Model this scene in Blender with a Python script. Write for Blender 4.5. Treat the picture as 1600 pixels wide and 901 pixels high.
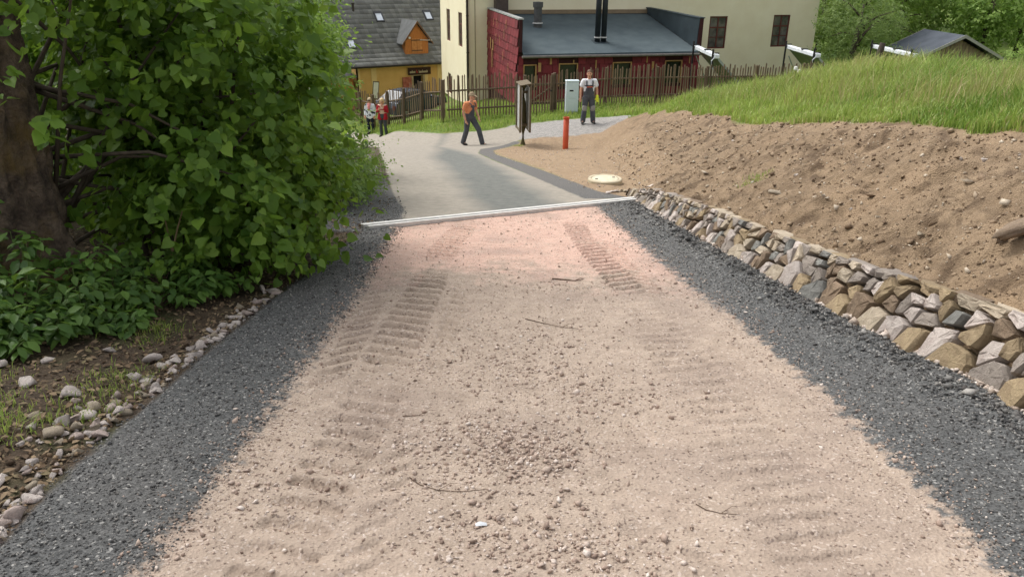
import bpy, bmesh, math, random
import numpy as np
from mathutils import Vector, Matrix

for o in list(bpy.data.objects):
    bpy.data.objects.remove(o)
scene = bpy.context.scene
COL = scene.collection
rad = math.radians

# ---------------------------------------------------------------- camera
cam_d = bpy.data.cameras.new('camera')
cam = bpy.data.objects.new('camera', cam_d)
COL.objects.link(cam)
cam_d.sensor_fit = 'HORIZONTAL'
cam_d.sensor_width = 36.0
cam_d.lens = 27.0
cam_d.clip_start = 0.05
cam_d.clip_end = 1500
cam.matrix_world = (Matrix.Translation((0, 0, 1.6)) @ Matrix.Rotation(rad(90 - 22.8), 4, 'X')
                    @ Matrix.Rotation(rad(0.6), 4, 'Z'))
scene.camera = cam

# ---------------------------------------------------------------- sky, sun, exposure
SUN_EL, SUN_AZ = 54.0, 310.0           # azimuth from +Y clockwise: light comes from the left, ahead of the camera
world = bpy.data.worlds.new('World')
scene.world = world
world.use_nodes = True
wn = world.node_tree
wn.nodes.clear()
sky = wn.nodes.new('ShaderNodeTexSky')
sky.sky_type = 'NISHITA'
sky.sun_disc = False
sky.sun_elevation = rad(SUN_EL)
sky.sun_rotation = rad(SUN_AZ)
sky.air_density = 1.0
sky.dust_density = 4.0
sky.ozone_density = 1.0
hsv = wn.nodes.new('ShaderNodeHueSaturation')
hsv.inputs['Saturation'].default_value = 0.18      # thin cloud: a whitish sky
bg = wn.nodes.new('ShaderNodeBackground')
bg.inputs['Strength'].default_value = 0.15
wo = wn.nodes.new('ShaderNodeOutputWorld')
wn.links.new(sky.outputs[0], hsv.inputs['Color'])
wn.links.new(hsv.outputs[0], bg.inputs['Color'])
wn.links.new(bg.outputs[0], wo.inputs['Surface'])
sun_d = bpy.data.lights.new('sun', 'SUN')
sun_d.energy = 1.05
sun_d.angle = rad(24)
sun_d.color = (1.0, 0.95, 0.88)
sun = bpy.data.objects.new('sun', sun_d)
COL.objects.link(sun)
sdir = Vector((math.sin(rad(SUN_AZ)) * math.cos(rad(SUN_EL)), math.cos(rad(SUN_AZ)) * math.cos(rad(SUN_EL)), math.sin(rad(SUN_EL))))
sun.rotation_euler = sdir.to_track_quat('Z', 'Y').to_euler()
sun.location = (-20, -10, 40)
vs = scene.view_settings
vs.view_transform = 'Standard'
vs.look = 'None'
vs.exposure = 0.72
vs.gamma = 1.0
vs.use_curve_mapping = False
scene.cycles.max_bounces = 6
scene.cycles.transparent_max_bounces = 6

# ---------------------------------------------------------------- helpers: objects
def link(o, parent=None):
    COL.objects.link(o)
    if parent is not None:
        o.parent = parent
    return o

def tag(o, label=None, cat=None, group=None, kind=None):
    if label: o['label'] = label
    if cat: o['category'] = cat
    if group: o['group'] = group
    if kind: o['kind'] = kind
    return o

def thing(name, label, cat, loc=(0, 0, 0), rz=0.0, group=None):
    o = bpy.data.objects.new(name, None)
    o.empty_display_size = 0.2
    o.location = loc
    o.rotation_euler = (0, 0, rz)
    link(o)
    return tag(o, label, cat, group)

def place(name, mesh, parent=None, loc=(0, 0, 0), rot=(0, 0, 0), scale=(1, 1, 1)):
    o = bpy.data.objects.new(name, mesh)
    o.location = loc
    o.rotation_euler = rot
    o.scale = scale
    return link(o, parent)

def npmesh(name, V, F, mat=None, attrs=None, smooth=False, mats=None, mat_idx=None):
    """mesh from numpy arrays; F is (n,3) or (n,4)"""
    V = np.asarray(V, np.float32)
    F = np.asarray(F, np.int32)
    k = F.shape[1]
    me = bpy.data.meshes.new(name)
    me.vertices.add(len(V))
    me.vertices.foreach_set('co', V.ravel())
    me.loops.add(F.size)
    me.loops.foreach_set('vertex_index', F.ravel())
    me.polygons.add(len(F))
    me.polygons.foreach_set('loop_start', np.arange(0, F.size, k, dtype=np.int32))
    me.polygons.foreach_set('loop_total', np.full(len(F), k, np.int32))
    if smooth:
        me.polygons.foreach_set('use_smooth', np.ones(len(F), bool))
    if mat: me.materials.append(mat)
    for m in (mats or []): me.materials.append(m)
    if mat_idx is not None:
        me.polygons.foreach_set('material_index', np.asarray(mat_idx, np.int32))
    me.update(calc_edges=True)
    for n, a in (attrs or {}).items():
        at = me.attributes.new(n, 'FLOAT', 'POINT')
        at.data.foreach_set('value', np.asarray(a, np.float32))
    return me

class MB:
    """collects simple shapes into one mesh"""
    def __init__(s):
        s.v = []; s.f = []; s.m = []
    def add(s, vs_, fs, mi=0):
        b = len(s.v)
        s.v += [tuple(p) for p in vs_]
        for f in fs:
            s.f.append(tuple(b + i for i in f)); s.m.append(mi)
        return s
    def box(s, x0, x1, y0, y1, z0, z1, mi=0, M=None):
        P = [(x0, y0, z0), (x1, y0, z0), (x1, y1, z0), (x0, y1, z0), (x0, y0, z1), (x1, y0, z1), (x1, y1, z1), (x0, y1, z1)]
        if M is not None: P = [tuple(M @ Vector(p)) for p in P]
        return s.add(P, [(0, 3, 2, 1), (4, 5, 6, 7), (0, 1, 5, 4), (1, 2, 6, 5), (2, 3, 7, 6), (3, 0, 4, 7)], mi)
    def tube(s, pts, radii, n=8, mi=0, cap=True, sx=1.0, sy=1.0):
        pts = [Vector(p) for p in pts]
        if not hasattr(radii, '__len__'): radii = [radii] * len(pts)
        rings = []
        b = len(s.v)
        up = Vector((0, 0, 1))
        for i, p in enumerate(pts):
            t = (pts[min(i + 1, len(pts) - 1)] - pts[max(i - 1, 0)])
            t = t.normalized() if t.length > 1e-9 else up
            a = up.cross(t)
            if a.length < 1e-3: a = Vector((1, 0, 0))
            a.normalize(); c = t.cross(a)
            for k in range(n):
                q = 2 * math.pi * k / n
                s.v.append(tuple(p + a * math.cos(q) * radii[i] * sx + c * math.sin(q) * radii[i] * sy))
        for i in range(len(pts) - 1):
            for k in range(n):
                k2 = (k + 1) % n
                s.f.append((b + i * n + k, b + i * n + k2, b + (i + 1) * n + k2, b + (i + 1) * n + k)); s.m.append(mi)
        if cap:
            s.f.append(tuple(b + k for k in reversed(range(n)))); s.m.append(mi)
            e = b + (len(pts) - 1) * n
            s.f.append(tuple(e + k for k in range(n))); s.m.append(mi)
        return s
    def lathe(s, prof, n=24, mi=0, c=(0, 0, 0)):
        b = len(s.v)
        for r, z in prof:
            for k in range(n):
                q = 2 * math.pi * k / n
                s.v.append((c[0] + r * math.cos(q), c[1] + r * math.sin(q), c[2] + z))
        for i in range(len(prof) - 1):
            for k in range(n):
                k2 = (k + 1) % n
                s.f.append((b + i * n + k, b + i * n + k2, b + (i + 1) * n + k2, b + (i + 1) * n + k)); s.m.append(mi)
        return s
    def prism(s, poly, y0, y1, mi=0):
        """polygon in XZ extruded along Y"""
        n = len(poly)
        P = [(x, y0, z) for x, z in poly] + [(x, y1, z) for x, z in poly]
        F = [tuple(range(n)), tuple(reversed(range(n, 2 * n)))]
        for i in range(n):
            j = (i + 1) % n
            F.append((i, n + i, n + j, j))
        return s.add(P, F, mi)
    def mesh(s, name, mats, smooth=False, bevel=0.0, fixn=True):
        me = bpy.data.meshes.new(name)
        me.from_pydata(s.v, [], s.f)
        if not isinstance(mats, (list, tuple)): mats = [mats]
        for m in mats: me.materials.append(m)
        if len(mats) > 1: me.polygons.foreach_set('material_index', s.m)
        if fixn or bevel:
            bm = bmesh.new(); bm.from_mesh(me)
            if bevel:
                ed = [e for e in bm.edges if len(e.link_faces) == 2 and e.calc_face_angle(0) > 0.6]
                bmesh.ops.bevel(bm, geom=ed, offset=bevel, segments=1, affect='EDGES', clamp_overlap=True)
            bmesh.ops.recalc_face_normals(bm, faces=bm.faces)
            bm.to_mesh(me); bm.free()
        if smooth: me.polygons.foreach_set('use_smooth', [True] * len(me.polygons))
        me.update()
        return me
    def build(s, name, mats, parent=None, smooth=False, bevel=0.0, loc=(0, 0, 0), rot=(0, 0, 0)):
        return place(name, s.mesh(name, mats, smooth, bevel), parent, loc, rot)

# ---------------------------------------------------------------- helpers: materials
def lin(*c):
    return tuple(((v / 255.0) / 12.92 if v / 255.0 <= 0.04045 else ((v / 255.0 + 0.055) / 1.055) ** 2.4) for v in c) + (1.0,)

class NT:
    def __init__(s, name):
        s.mat = bpy.data.materials.new(name); s.mat.use_nodes = True
        s.t = s.mat.node_tree
        s.bsdf = s.t.nodes['Principled BSDF']
        s.out = s.t.nodes['Material Output']
    def n(s, typ, **kw):
        nd = s.t.nodes.new(typ)
        for k, v in kw.items(): setattr(nd, k, v)
        return nd
    def L(s, a, b): s.t.links.new(a, b)
    def math(s, op, a, b=None, c=None, clamp=False):
        nd = s.n('ShaderNodeMath', operation=op, use_clamp=clamp)
        for i, x in enumerate((a, b, c)):
            if x is None: continue
            if isinstance(x, (int, float)): nd.inputs[i].default_value = x
            else: s.L(x, nd.inputs[i])
        return nd.outputs[0]
    def mix(s, fac, a, b, blend='MIX'):
        nd = s.n('ShaderNodeMix', data_type='RGBA', blend_type=blend)
        for sock, x in ((nd.inputs[0], fac), (nd.inputs[6], a), (nd.inputs[7], b)):
            if isinstance(x, (int, float)): sock.default_value = x
            elif isinstance(x, tuple): sock.default_value = x
            else: s.L(x, sock)
        return nd.outputs[2]
    def coord(s, kind='Object'):
        return s.n('ShaderNodeTexCoord').outputs[kind]
    def pos(s):
        return s.n('ShaderNodeNewGeometry').outputs['Position']
    def noise(s, scale, detail=4, rough=0.55, vec=None, dist=0.0):
        nd = s.n('ShaderNodeTexNoise')
        nd.inputs['Scale'].default_value = scale
        nd.inputs['Detail'].default_value = detail
        nd.inputs['Roughness'].default_value = rough
        nd.inputs['Distortion'].default_value = dist
        if vec is not None: s.L(vec, nd.inputs['Vector'])
        return nd.outputs['Fac']
    def voro(s, scale, vec=None, feature='F1', out='Distance'):
        nd = s.n('ShaderNodeTexVoronoi', feature=feature)
        nd.inputs['Scale'].default_value = scale
        if vec is not None: s.L(vec, nd.inputs['Vector'])
        return nd.outputs[out]
    def ramp(s, fac, lo, hi, a=0.0, b=1.0):
        nd = s.n('ShaderNodeMapRange')
        nd.inputs['From Min'].default_value = lo; nd.inputs['From Max'].default_value = hi
        nd.inputs['To Min'].default_value = a; nd.inputs['To Max'].default_value = b
        s.L(fac, nd.inputs['Value'])
        return nd.outputs['Result']
    def attr(s, name):
        return s.n('ShaderNodeAttribute', attribute_name=name).outputs['Fac']
    def bump(s, h, strength=0.5, dist=0.02):
        nd = s.n('ShaderNodeBump')
        nd.inputs['Strength'].default_value = strength
        nd.inputs['Distance'].default_value = dist
        s.L(h, nd.inputs['Height'])
        s.L(nd.outputs[0], s.bsdf.inputs['Normal'])
    def base(s, col): s.L(col, s.bsdf.inputs['Base Color'])

MATS = {}
def mat(name, c1, c2=None, scale=6.0, rough=0.8, bump=0.0, bdist=0.01, metal=0.0, rnd=0.0, stretch=None, spec=0.3):
    """mottled procedural surface between two colours, with grain, fine relief and per-object variation"""
    if name in MATS: return MATS[name]
    t = NT(name)
    c2 = c2 or tuple(min(1, v * 0.78) for v in c1[:3]) + (1.0,)
    vec = t.coord('Object')
    if stretch:
        mp = t.n('ShaderNodeMapping'); mp.inputs['Scale'].default_value = stretch
        t.L(vec, mp.inputs['Vector']); vec = mp.outputs[0]
    n1 = t.noise(scale, 6, 0.62, vec)
    f = t.ramp(n1, 0.32, 0.68)
    col = t.mix(f, c1, c2)
    if rnd:
        oi = t.n('ShaderNodeObjectInfo').outputs['Random']
        h = t.n('ShaderNodeHueSaturation')
        t.L(col, h.inputs['Color'])
        t.L(t.ramp(oi, 0, 1, 1 - rnd, 1 + rnd), h.inputs['Value'])
        col = h.outputs[0]
    t.base(col)
    t.bsdf.inputs['Roughness'].default_value = rough
    t.bsdf.inputs['Metallic'].default_value = metal
    t.bsdf.inputs['Specular IOR Level'].default_value = spec
    if bump:
        n2 = t.noise(scale * 5, 5, 0.65, vec)
        t.bump(t.math('ADD', n1, t.math('MULTIPLY', n2, 0.5)), bump, bdist)
    MATS[name] = t.mat
    return t.mat

def leaf_mat(name, c_dark, c_light, trans=0.35, rough=0.5):
    if name in MATS: return MATS[name]
    t = NT(name)
    a = t.attr('tint')
    col = t.mix(a, c_dark, c_light)
    n = t.noise(9, 3, 0.5, t.pos())
    col = t.mix(t.ramp(n, 0.3, 0.7, 0, 0.35), col, c_dark)
    oi = t.n('ShaderNodeObjectInfo').outputs['Random']
    h = t.n('ShaderNodeHueSaturation'); t.L(col, h.inputs['Color'])
    t.L(t.ramp(oi, 0, 1, 0.85, 1.15), h.inputs['Value'])
    col = h.outputs[0]
    t.base(col)
    t.bsdf.inputs['Roughness'].default_value = rough
    t.bsdf.inputs['Specular IOR Level'].default_value = 0.35
    tr = t.n('ShaderNodeBsdfTranslucent')
    lighter = t.mix(0.35, col, (0.22, 0.30, 0.02, 1))
    t.L(lighter, tr.inputs['Color'])
    mx = t.n('ShaderNodeMixShader'); mx.inputs[0].default_value = trans
    t.L(t.bsdf.outputs[0], mx.inputs[1]); t.L(tr.outputs[0], mx.inputs[2])
    t.L(mx.outputs[0], t.out.inputs['Surface'])
    MATS[name] = t.mat
    return t.mat

# ---------------------------------------------------------------- numeric noise
def hash2(ix, iy, seed):
    h = (ix.astype(np.int64) * 374761393 + iy.astype(np.int64) * 668265263 + seed * 974634777) & 0xFFFFFFFF
    h = ((h ^ (h >> 13)) * 1274126177) & 0xFFFFFFFF
    h = h ^ (h >> 16)
    return (h & 0xFFFF) / 65535.0

def vnoise(x, y, seed=0):
    ix, iy = np.floor(x), np.floor(y)
    fx, fy = x - ix, y - iy
    fx = fx * fx * (3 - 2 * fx); fy = fy * fy * (3 - 2 * fy)
    a = hash2(ix, iy, seed); b = hash2(ix + 1, iy, seed)
    c = hash2(ix, iy + 1, seed); d = hash2(ix + 1, iy + 1, seed)
    return (a * (1 - fx) + b * fx) * (1 - fy) + (c * (1 - fx) + d * fx) * fy

def fbm(x, y, oct=4, seed=0):
    s = 0; amp = 0.5
    for i in range(oct):
        s = s + amp * (vnoise(x, y, seed + i * 17) - 0.5)
        x = x * 2.03 + 7.1; y = y * 2.03 + 3.7; amp *= 0.5
    return s

def sstep(a, b, x):
    t = np.clip((x - a) / (b - a), 0, 1)
    return t * t * (3 - 2 * t)

def polysd(x, y, poly):
    """signed distance to a polygon, positive inside"""
    P = np.array(poly, float); n = len(P)
    d = np.full(x.shape, 1e9); ins = np.zeros(x.shape, bool)
    for i in range(n):
        a = P[i]; b = P[(i + 1) % n]
        ex, ey = b - a
        wx, wy = x - a[0], y - a[1]
        t = np.clip((wx * ex + wy * ey) / (ex * ex + ey * ey), 0, 1)
        d = np.minimum(d, (wx - ex * t) ** 2 + (wy - ey * t) ** 2)
        c = ((a[1] <= y) & (b[1] > y)) | ((b[1] <= y) & (a[1] > y))
        xi = a[0] + (y - a[1]) / (ey if abs(ey) > 1e-9 else 1e-9) * ex
        ins ^= c & (x < xi)
    d = np.sqrt(d)
    return np.where(ins, d, -d)

class TPS:
    def __init__(s, pts, lam=1e-3):
        P = np.array(pts, float)
        s.xy = P[:, :2]; n = len(P)
        K = s.k(np.hypot(P[:, None, 0] - P[None, :, 0], P[:, None, 1] - P[None, :, 1])) + lam * np.eye(n)
        A = np.zeros((n + 3, n + 3))
        A[:n, :n] = K; A[:n, n] = 1; A[:n, n + 1:] = s.xy
        A[n, :n] = 1; A[n + 1:, :n] = s.xy.T
        s.w = np.linalg.solve(A, np.concatenate([P[:, 2], [0, 0, 0]]))
    @staticmethod
    def k(r):
        r = np.maximum(r, 1e-9)
        return r * r * np.log(r)
    def __call__(s, x, y):
        n = len(s.xy)
        out = s.w[n] + s.w[n + 1] * x + s.w[n + 2] * y
        for i in range(n):
            r2 = np.maximum((x - s.xy[i, 0]) ** 2 + (y - s.xy[i, 1]) ** 2, 1e-18)
            out = out + s.w[i] * 0.5 * r2 * np.log(r2)
        return out

# ---------------------------------------------------------------- the lie of the land
SLOPE = -0.155
WY = [-8, 0, 2, 3.5, 4.04, 4.65, 5.44, 6.63, 8.41, 11.34, 12.6]
WX = [3.2, 2.9, 2.8, 2.72, 2.68, 2.6, 2.48, 2.38, 2.21, 2.02, 1.97]
def wall_x(y): return np.interp(y, WY, WX)
def wall_h(y): return np.interp(y, [0, 4, 6, 9, 11.3, 12.4, 13.2], [.46, .42, .36, .33, .25, .12, 0])
BY = [-8, 13, 18, 22, 25, 27, 30, 40]
def bank_x(y):
    w = wall_x(y) + 0.02
    return np.where(y < 13, w, np.interp(y, BY, [0, 2.05, 2.3, 2.5, 2.9, 3.3, 4.0, 6.0]))

far_pts = [(-1.5, 26.5, -4.15), (-3, 26, -4.1), (-4.2, 30, -4.75), (-5.9, 34.8, -5.62), (-7, 37.9, -6.12), (-9, 42, -6.5), (-5.89, 36.9, -5.58),
           (-4.73, 34.2, -4.98), (-2.79, 31, -4.2), (-0.95, 31.2, -4.05), (0.5, 31.4, -4.02), (2.0, 31.8, -3.88), (4.0, 32.2, -3.72),
           (7.2, 32.6, -3.68), (9.6, 33, -3.66), (12.1, 33.5, -3.65), (16, 34, -3.6), (-2.7, 29, -4.32), (-1, 28.5, -4.06),
           (0.2, 28.5, -3.86), (1.2, 28.2, -3.76), (2.6, 27.7, -3.6), (0.6, 26.5, -3.86), (2.6, 26, -3.7), (1.66, 24.5, -3.82), (4, 30, -3.66),
           (0, 36, -4.4), (6, 38, -4.3), (-5.3, 43, -6.0), (-8, 47, -6.7), (-14, 40, -6.6), (-14, 50, -6.9), (0, 46, -4.6), (14, 44, -4.2),
           (22, 40, -4.0), (26, 46, -4.0), (-30, 60, -6.8), (0, 75, -5.0), (35, 70, -3.0), (70, 120, 3.0), (0, 140, 2.0), (-70, 120, 0.0), (60, 50, -1.5),
           (-12, 26, -3.9), (-20, 30, -4.0)]
low_pts = [(x, y, z - SLOPE * y) for x, y, z in far_pts]
for yy in (-8, 0, 6, 12, 16, 20, 24):
    low_pts += [(-4, yy, 0.0), (-1, yy, 0.0), (2, yy, 0.0)]
low_pts += [(-12, 0, 0), (-12, 12, 0), (-20, 10, 0.3)]
EDGE = [(4.9, -6, 1.9), (4.75, 0, 1.2), (4.7, 3, .82), (4.6, 5, .52), (4.55, 6.9, .25), (4.5, 7.7, .1), (4.4, 8.9, -.08), (4.35, 10.5, -.36), (4.45, 13.5, -.92),
        (4.5, 16, -1.27), (4.55, 18.6, -1.66), (4.65, 21, -2.02), (4.6, 23.5, -2.42), (4.3, 25.5, -2.86)]
up_pts = list(EDGE)
for yy in (-6, 0, 2, 4, 6, 8, 10, 11.5, 13):
    b = float(wall_x(yy)) + 0.28
    up_pts.append((b, yy, SLOPE * yy + float(wall_h(yy))))
    e = np.interp(yy, [p[1] for p in EDGE], [p[0] for p in EDGE]); ez = np.interp(yy, [p[1] for p in EDGE], [p[2] for p in EDGE])
    for f, bulge in ((0.33, .02), (0.66, .05)):
        up_pts.append((b + (e - b) * f, yy, (SLOPE * yy + float(wall_h(yy))) * (1 - f) + ez * f + bulge))
for yy in (15, 17.5, 20, 22.5, 24.5):
    b = float(bank_x(np.array(yy)))
    up_pts.append((b, yy, SLOPE * yy))
    e = np.interp(yy, [p[1] for p in EDGE], [p[0] for p in EDGE]); ez = np.interp(yy, [p[1] for p in EDGE], [p[2] for p in EDGE])
    up_pts.append((b + (e - b) * .5, yy, SLOPE * yy * .5 + ez * .5))
up_pts += [(7, 3, 1.0), (12, 0, 1.6), (7, 7, .5), (12, 6, .5), (6, 10, .02), (9, 10, .1), (14, 10, -.1), (6, 14, -.55), (7.5, 14, -.38), (9.5, 14, -.6), (13, 14, -1.05),
           (6.2, 18, -1.1), (7.5, 18, -.72), (8.8, 18, -.68), (10.3, 18, -.95), (13, 18, -1.7), (6.2, 21, -1.75), (7.8, 22, -1.7), (9.5, 22, -1.35), (12, 23, -1.95),
           (17, 20, -2.0), (20, 26, -2.6), (25, 14, -1.2), (8, 28, -3.1), (12, 29, -2.9), (16, 28, -2.5), (6, 27, -3.15), (5, 29, -3.5)]
up_pts += [p for p in far_pts if p[0] > 2.3 or p[1] > 35]
t_low, t_up = TPS(low_pts, 1e-2), TPS(up_pts, 1e-2)

def height(x, y):
    """smooth ground height at (x, y)"""
    x = np.asarray(x, float); y = np.asarray(y, float)
    lo = SLOPE * y + t_low(x, y)
    # the low bank under the bushes on the left
    left = np.clip(-2.05 - x, 0, None)
    lo = lo + (0.04 * sstep(0, .5, left) + 0.20 * sstep(.6, 2.4, left) + .6 * sstep(2.2, 6, left)) * (1 - sstep(13, 21, y))
    bx = bank_x(y)
    up = t_up(x, y)
    k = sstep(12, 14.5, y)
    w = np.clip((x - bx) / 0.25, 0, 1) * (1 - k) + sstep(-.4, .4, x - bx) * k
    return lo * (1 - w) + up * w

DA, DB = np.array([-1.80, 8.93]), np.array([2.05, 11.88])      # the drain across the road
DN = np.array([DB[1] - DA[1], -(DB[0] - DA[0])]); DN = DN / np.hypot(*DN)   # towards the camera
def near_side(x, y): return (x - DA[0]) * DN[0] + (y - DA[1]) * DN[1]
def g_left(y): return np.interp(y, [-5, 2, 3.4, 5.8, 7.65, 9.3], [-1.25, -1.25, -1.23, -1.26, -1.36, -1.43])
def g_right(y): return np.interp(y, [-5, 2, 2.6, 3.8, 5.1, 6.1, 7.5, 9.5, 10.6, 12], [1.68, 1.68, 1.74, 1.73, 1.66, 1.54, 1.45, 1.32, 1.28, 1.2])
def d_left(y): return np.interp(y, [-5, 2.2, 2.7, 3.3, 5.6, 6.7, 8.4, 9.0], [-1.8, -1.83, -1.89, -1.9, -1.9, -1.82, -1.79, -1.78])
ROAD_FAR = [(-1.85, 8.9), (2.1, 11.9), (1.25, 12.1), (.25, 16.2), (-.55, 19.6), (-1.02, 21.9), (-1.0, 23.6), (-.7, 24.7), (.1, 25.9), (.35, 27.6), (.15, 28.5), (-1, 28.5), (-2.7, 29.1), (-4.2, 31.2),
            (-5.4, 33.6), (-6.6, 36.5), (-8.3, 39.8), (-14, 45), (-17, 41), (-10, 36), (-6.8, 31.5), (-5.4, 28.4), (-4.25, 24), (-2.95, 17.4), (-2.05, 12.6)]
EDGE_STRIP = [(1.15, 12.0), (1.95, 12.1), (1.5, 13.0), (.62, 17.0), (-.5, 21.6), (-.62, 23.2), (-.3, 24.6), (.3, 26.0), (0, 26.1), (-.65, 24.9), (-1.02, 23.6), (-1.0, 21.9), (-.5, 19.5), (.25, 16.2)]
LEFT_PATCH = [(-1.4, 8.7), (-2.4, 8.6), (-2.7, 12), (-3.3, 17.4), (-4.4, 22), (-4.0, 21), (-2.6, 15), (-1.9, 12), (-1.55, 10.5)]
PATH = [(0.0, 26.2), (.7, 26.3), (2.0, 26.2), (3.4, 26.3), (5.2, 26.9), (5.6, 28.3), (4.2, 29.2), (2.5, 29.0), (1.2, 28.9), (-.2, 28.7)]
SAND = [(1.4, 12.4), (2.3, 12.3), (2.9, 14), (3.4, 20), (3.7, 25), (3.9, 26.4), (2, 26.6), (.3, 26.4), (-.5, 24.2), (-.7, 23), (-.55, 21.6), (.5, 17.2)]
# ---------------------------------------------------------------- ground sheet: one grid, cut into the zones of the place
def edge_x(y): return np.interp(y, [p[1] for p in EDGE] + [26.5, 27.5, 28.5], [p[0] for p in EDGE] + [3.9, 3.5, 3.2])

def zones(x, y):
    ns = near_side(x, y)
    z = {}
    z['sd_gravel'] = np.minimum(np.minimum(x - g_left(y), g_right(y) - x), ns)
    dark_near = np.minimum(np.minimum(x - d_left(y), wall_x(y) + 0.0 - x), ns)
    z['sd_dark'] = np.maximum.reduce([dark_near, polysd(x, y, EDGE_STRIP), polysd(x, y, LEFT_PATCH)])
    z['sd_far'] = np.minimum(polysd(x, y, ROAD_FAR), -ns)
    z['sd_path'] = polysd(x, y, PATH)
    z['sd_sand'] = polysd(x, y, SAND)
    bk = np.minimum(x - (bank_x(y) - .35), edge_x(y) + .5 * fbm(x * 1.1, y * 1.1, 3, 91) - x)
    z['sd_bank'] = np.minimum(bk, 28.0 - y)
    z['sd_litter'] = np.minimum(np.interp(y, [-5, 2.2, 2.7, 3.3, 5.6, 6.7, 8.4, 9.0, 12.6, 17.4, 24, 28.4], [-1.8, -1.83, -1.89, -1.9, -1.9, -1.82, -1.79, -1.78, -2.1, -3.0, -4.3, -5.5]) + .12 - x, 27 - y)
    return z

def tread(x, y):
    """relief pressed into the gravel by tractor tyres"""
    out = np.zeros_like(x)
    #      y0, y1, x centre at y0, at y1, half width, lug length, chevron, depth
    for y0, y1, xa, xb, hw, lam, chev, dep in [
            (3.6, 6.9, -.73, -.77, .17, .17, .35, .058), (1.3, 4.6, -.82, -.73, .16, .16, .35, .030), (3.4, 6.6, -1.06, -1.08, .09, .17, -.5, .030), (3.6, 6.4, -.46, -.44, .07, .17, .4, .018), (1.4, 3.6, -.56, -.5, .08, .15, -.4, .013),
            (6.9, 9.8, -.75, -.60, .17, .15, .4, .038), (5.6, 9.9, 1.0, .74, .15, .15, -.4, .046), (5.4, 9.0, 1.22, 1.02, .09, .15, .5, .028), (1.6, 5.9, 1.14, 1.04, .20, .13, -.3, .013), (1.5, 4.4, .62, .5, .18, .14, .25, .010), (2.2, 5.2, 1.4, 1.36, .09, .14, .5, .011)]:
        c = xa + (xb - xa) * (y - y0) / (y1 - y0) + .02 * np.sin(y * 2.1 + xa * 7)
        u = (x - c) / hw
        m = sstep(1.0, .82, np.abs(u)) * sstep(y0, y0 + .8, y) * sstep(y1, y1 - .8, y)
        m = m * np.clip(.95 + 1.8 * fbm(x * 1.9, y * 1.9, 3, 5), .25, 1.1)
        ph = y / lam + chev * u + .25 * fbm(x * 5, y * 5, 2, 3)
        w = np.abs((ph % 1.0) - .5) * 2
        lug = sstep(.30, .62, w + .28 * fbm(x * 13, y * 13, 2, 44))
        out -= dep * m * (1 - lug) - .25 * dep * m * lug
    for xa, xb, y0, y1 in [(-.58, -.53, 3.8, 6.8), (-.50, -.46, 3.9, 6.6), (.45, .12, 6.4, 9.8), (.50, .17, 6.4, 9.8), (.42, .30, 1.8, 3.4)]:
        c = xa + (xb - xa) * (y - y0) / (y1 - y0)
        out -= .007 * np.exp(-((x - c) / .018) ** 2) * sstep(y0, y0 + .3, y) * sstep(y1, y1 - .3, y)
    return out

def relief(x, y, Z):
    """fine relief on top of height()"""
    g = sstep(-.06, .06, Z['sd_gravel'] + .12 * fbm(x * 6, y * 6, 2, 31))
    dk = sstep(-.04, .04, Z['sd_dark']) * (1 - g)
    dz = np.zeros_like(x)
    near = sstep(14, 9, y)
    dz += g * near * (.030 * fbm(x * 2.2, y * 2.2, 3, 1) + .016 * fbm(x * 14, y * 14, 3, 2) + tread(x, y))
    dz += dk * near * (.014 + .02 * fbm(x * 5, y * 5, 3, 8) + .008 * fbm(x * 30, y * 30, 2, 9))
    # a rough unrolled rim of asphalt chips towards the wall
    rim = np.exp(-((wall_x(y) - .26 - x) / .17) ** 2) * near * (near_side(x, y) > 0)
    dz += rim * (.035 + .13 * fbm(x * 6, y * 6, 3, 77) + .05 * fbm(x * 19, y * 19, 2, 78))
    bk = sstep(0, .35, Z['sd_bank']) * sstep(29, 25, y)
    bk = bk * sstep(bank_x(y) + .0, bank_x(y) + .35, x)
    dz += bk * (.26 * fbm(x * .9, y * .9, 3, 21) + .20 * fbm(x * 3.4, y * 3.4, 4, 22) + .09 * fbm(x * 11, y * 11, 3, 23))
    dz += bk * (.10 * fbm(y * 2.6 + x * 1.5, x * .55, 3, 24) + .05 * fbm(y * 7 + x * 3.5, x * 1.1, 2, 25))
    # the turf overhangs the cut
    dz += .05 * sstep(-.25, .05, -Z['sd_bank']) * sstep(edge_x(y) - .5, edge_x(y), x) * sstep(28, 25, y)
    lt = sstep(0, .25, Z['sd_litter'])
    dz += lt * (.10 * fbm(x * 1.7, y * 1.7, 3, 41) + .05 * fbm(x * 9, y * 9, 3, 42))
    sd = sstep(0, .3, Z['sd_sand']) * (1 - dk)
    dz += sd * (.06 * fbm(x * 1.6, y * 1.6, 3, 51) + .03 * fbm(x * 7, y * 7, 3, 52))
    return dz

def ground_z(x, y):
    x = np.atleast_1d(np.asarray(x, float)); y = np.atleast_1d(np.asarray(y, float))
    return height(x, y) + relief(x, y, zones(x, y))
def gz(x, y): return float(ground_z(x, y)[0])

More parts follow.
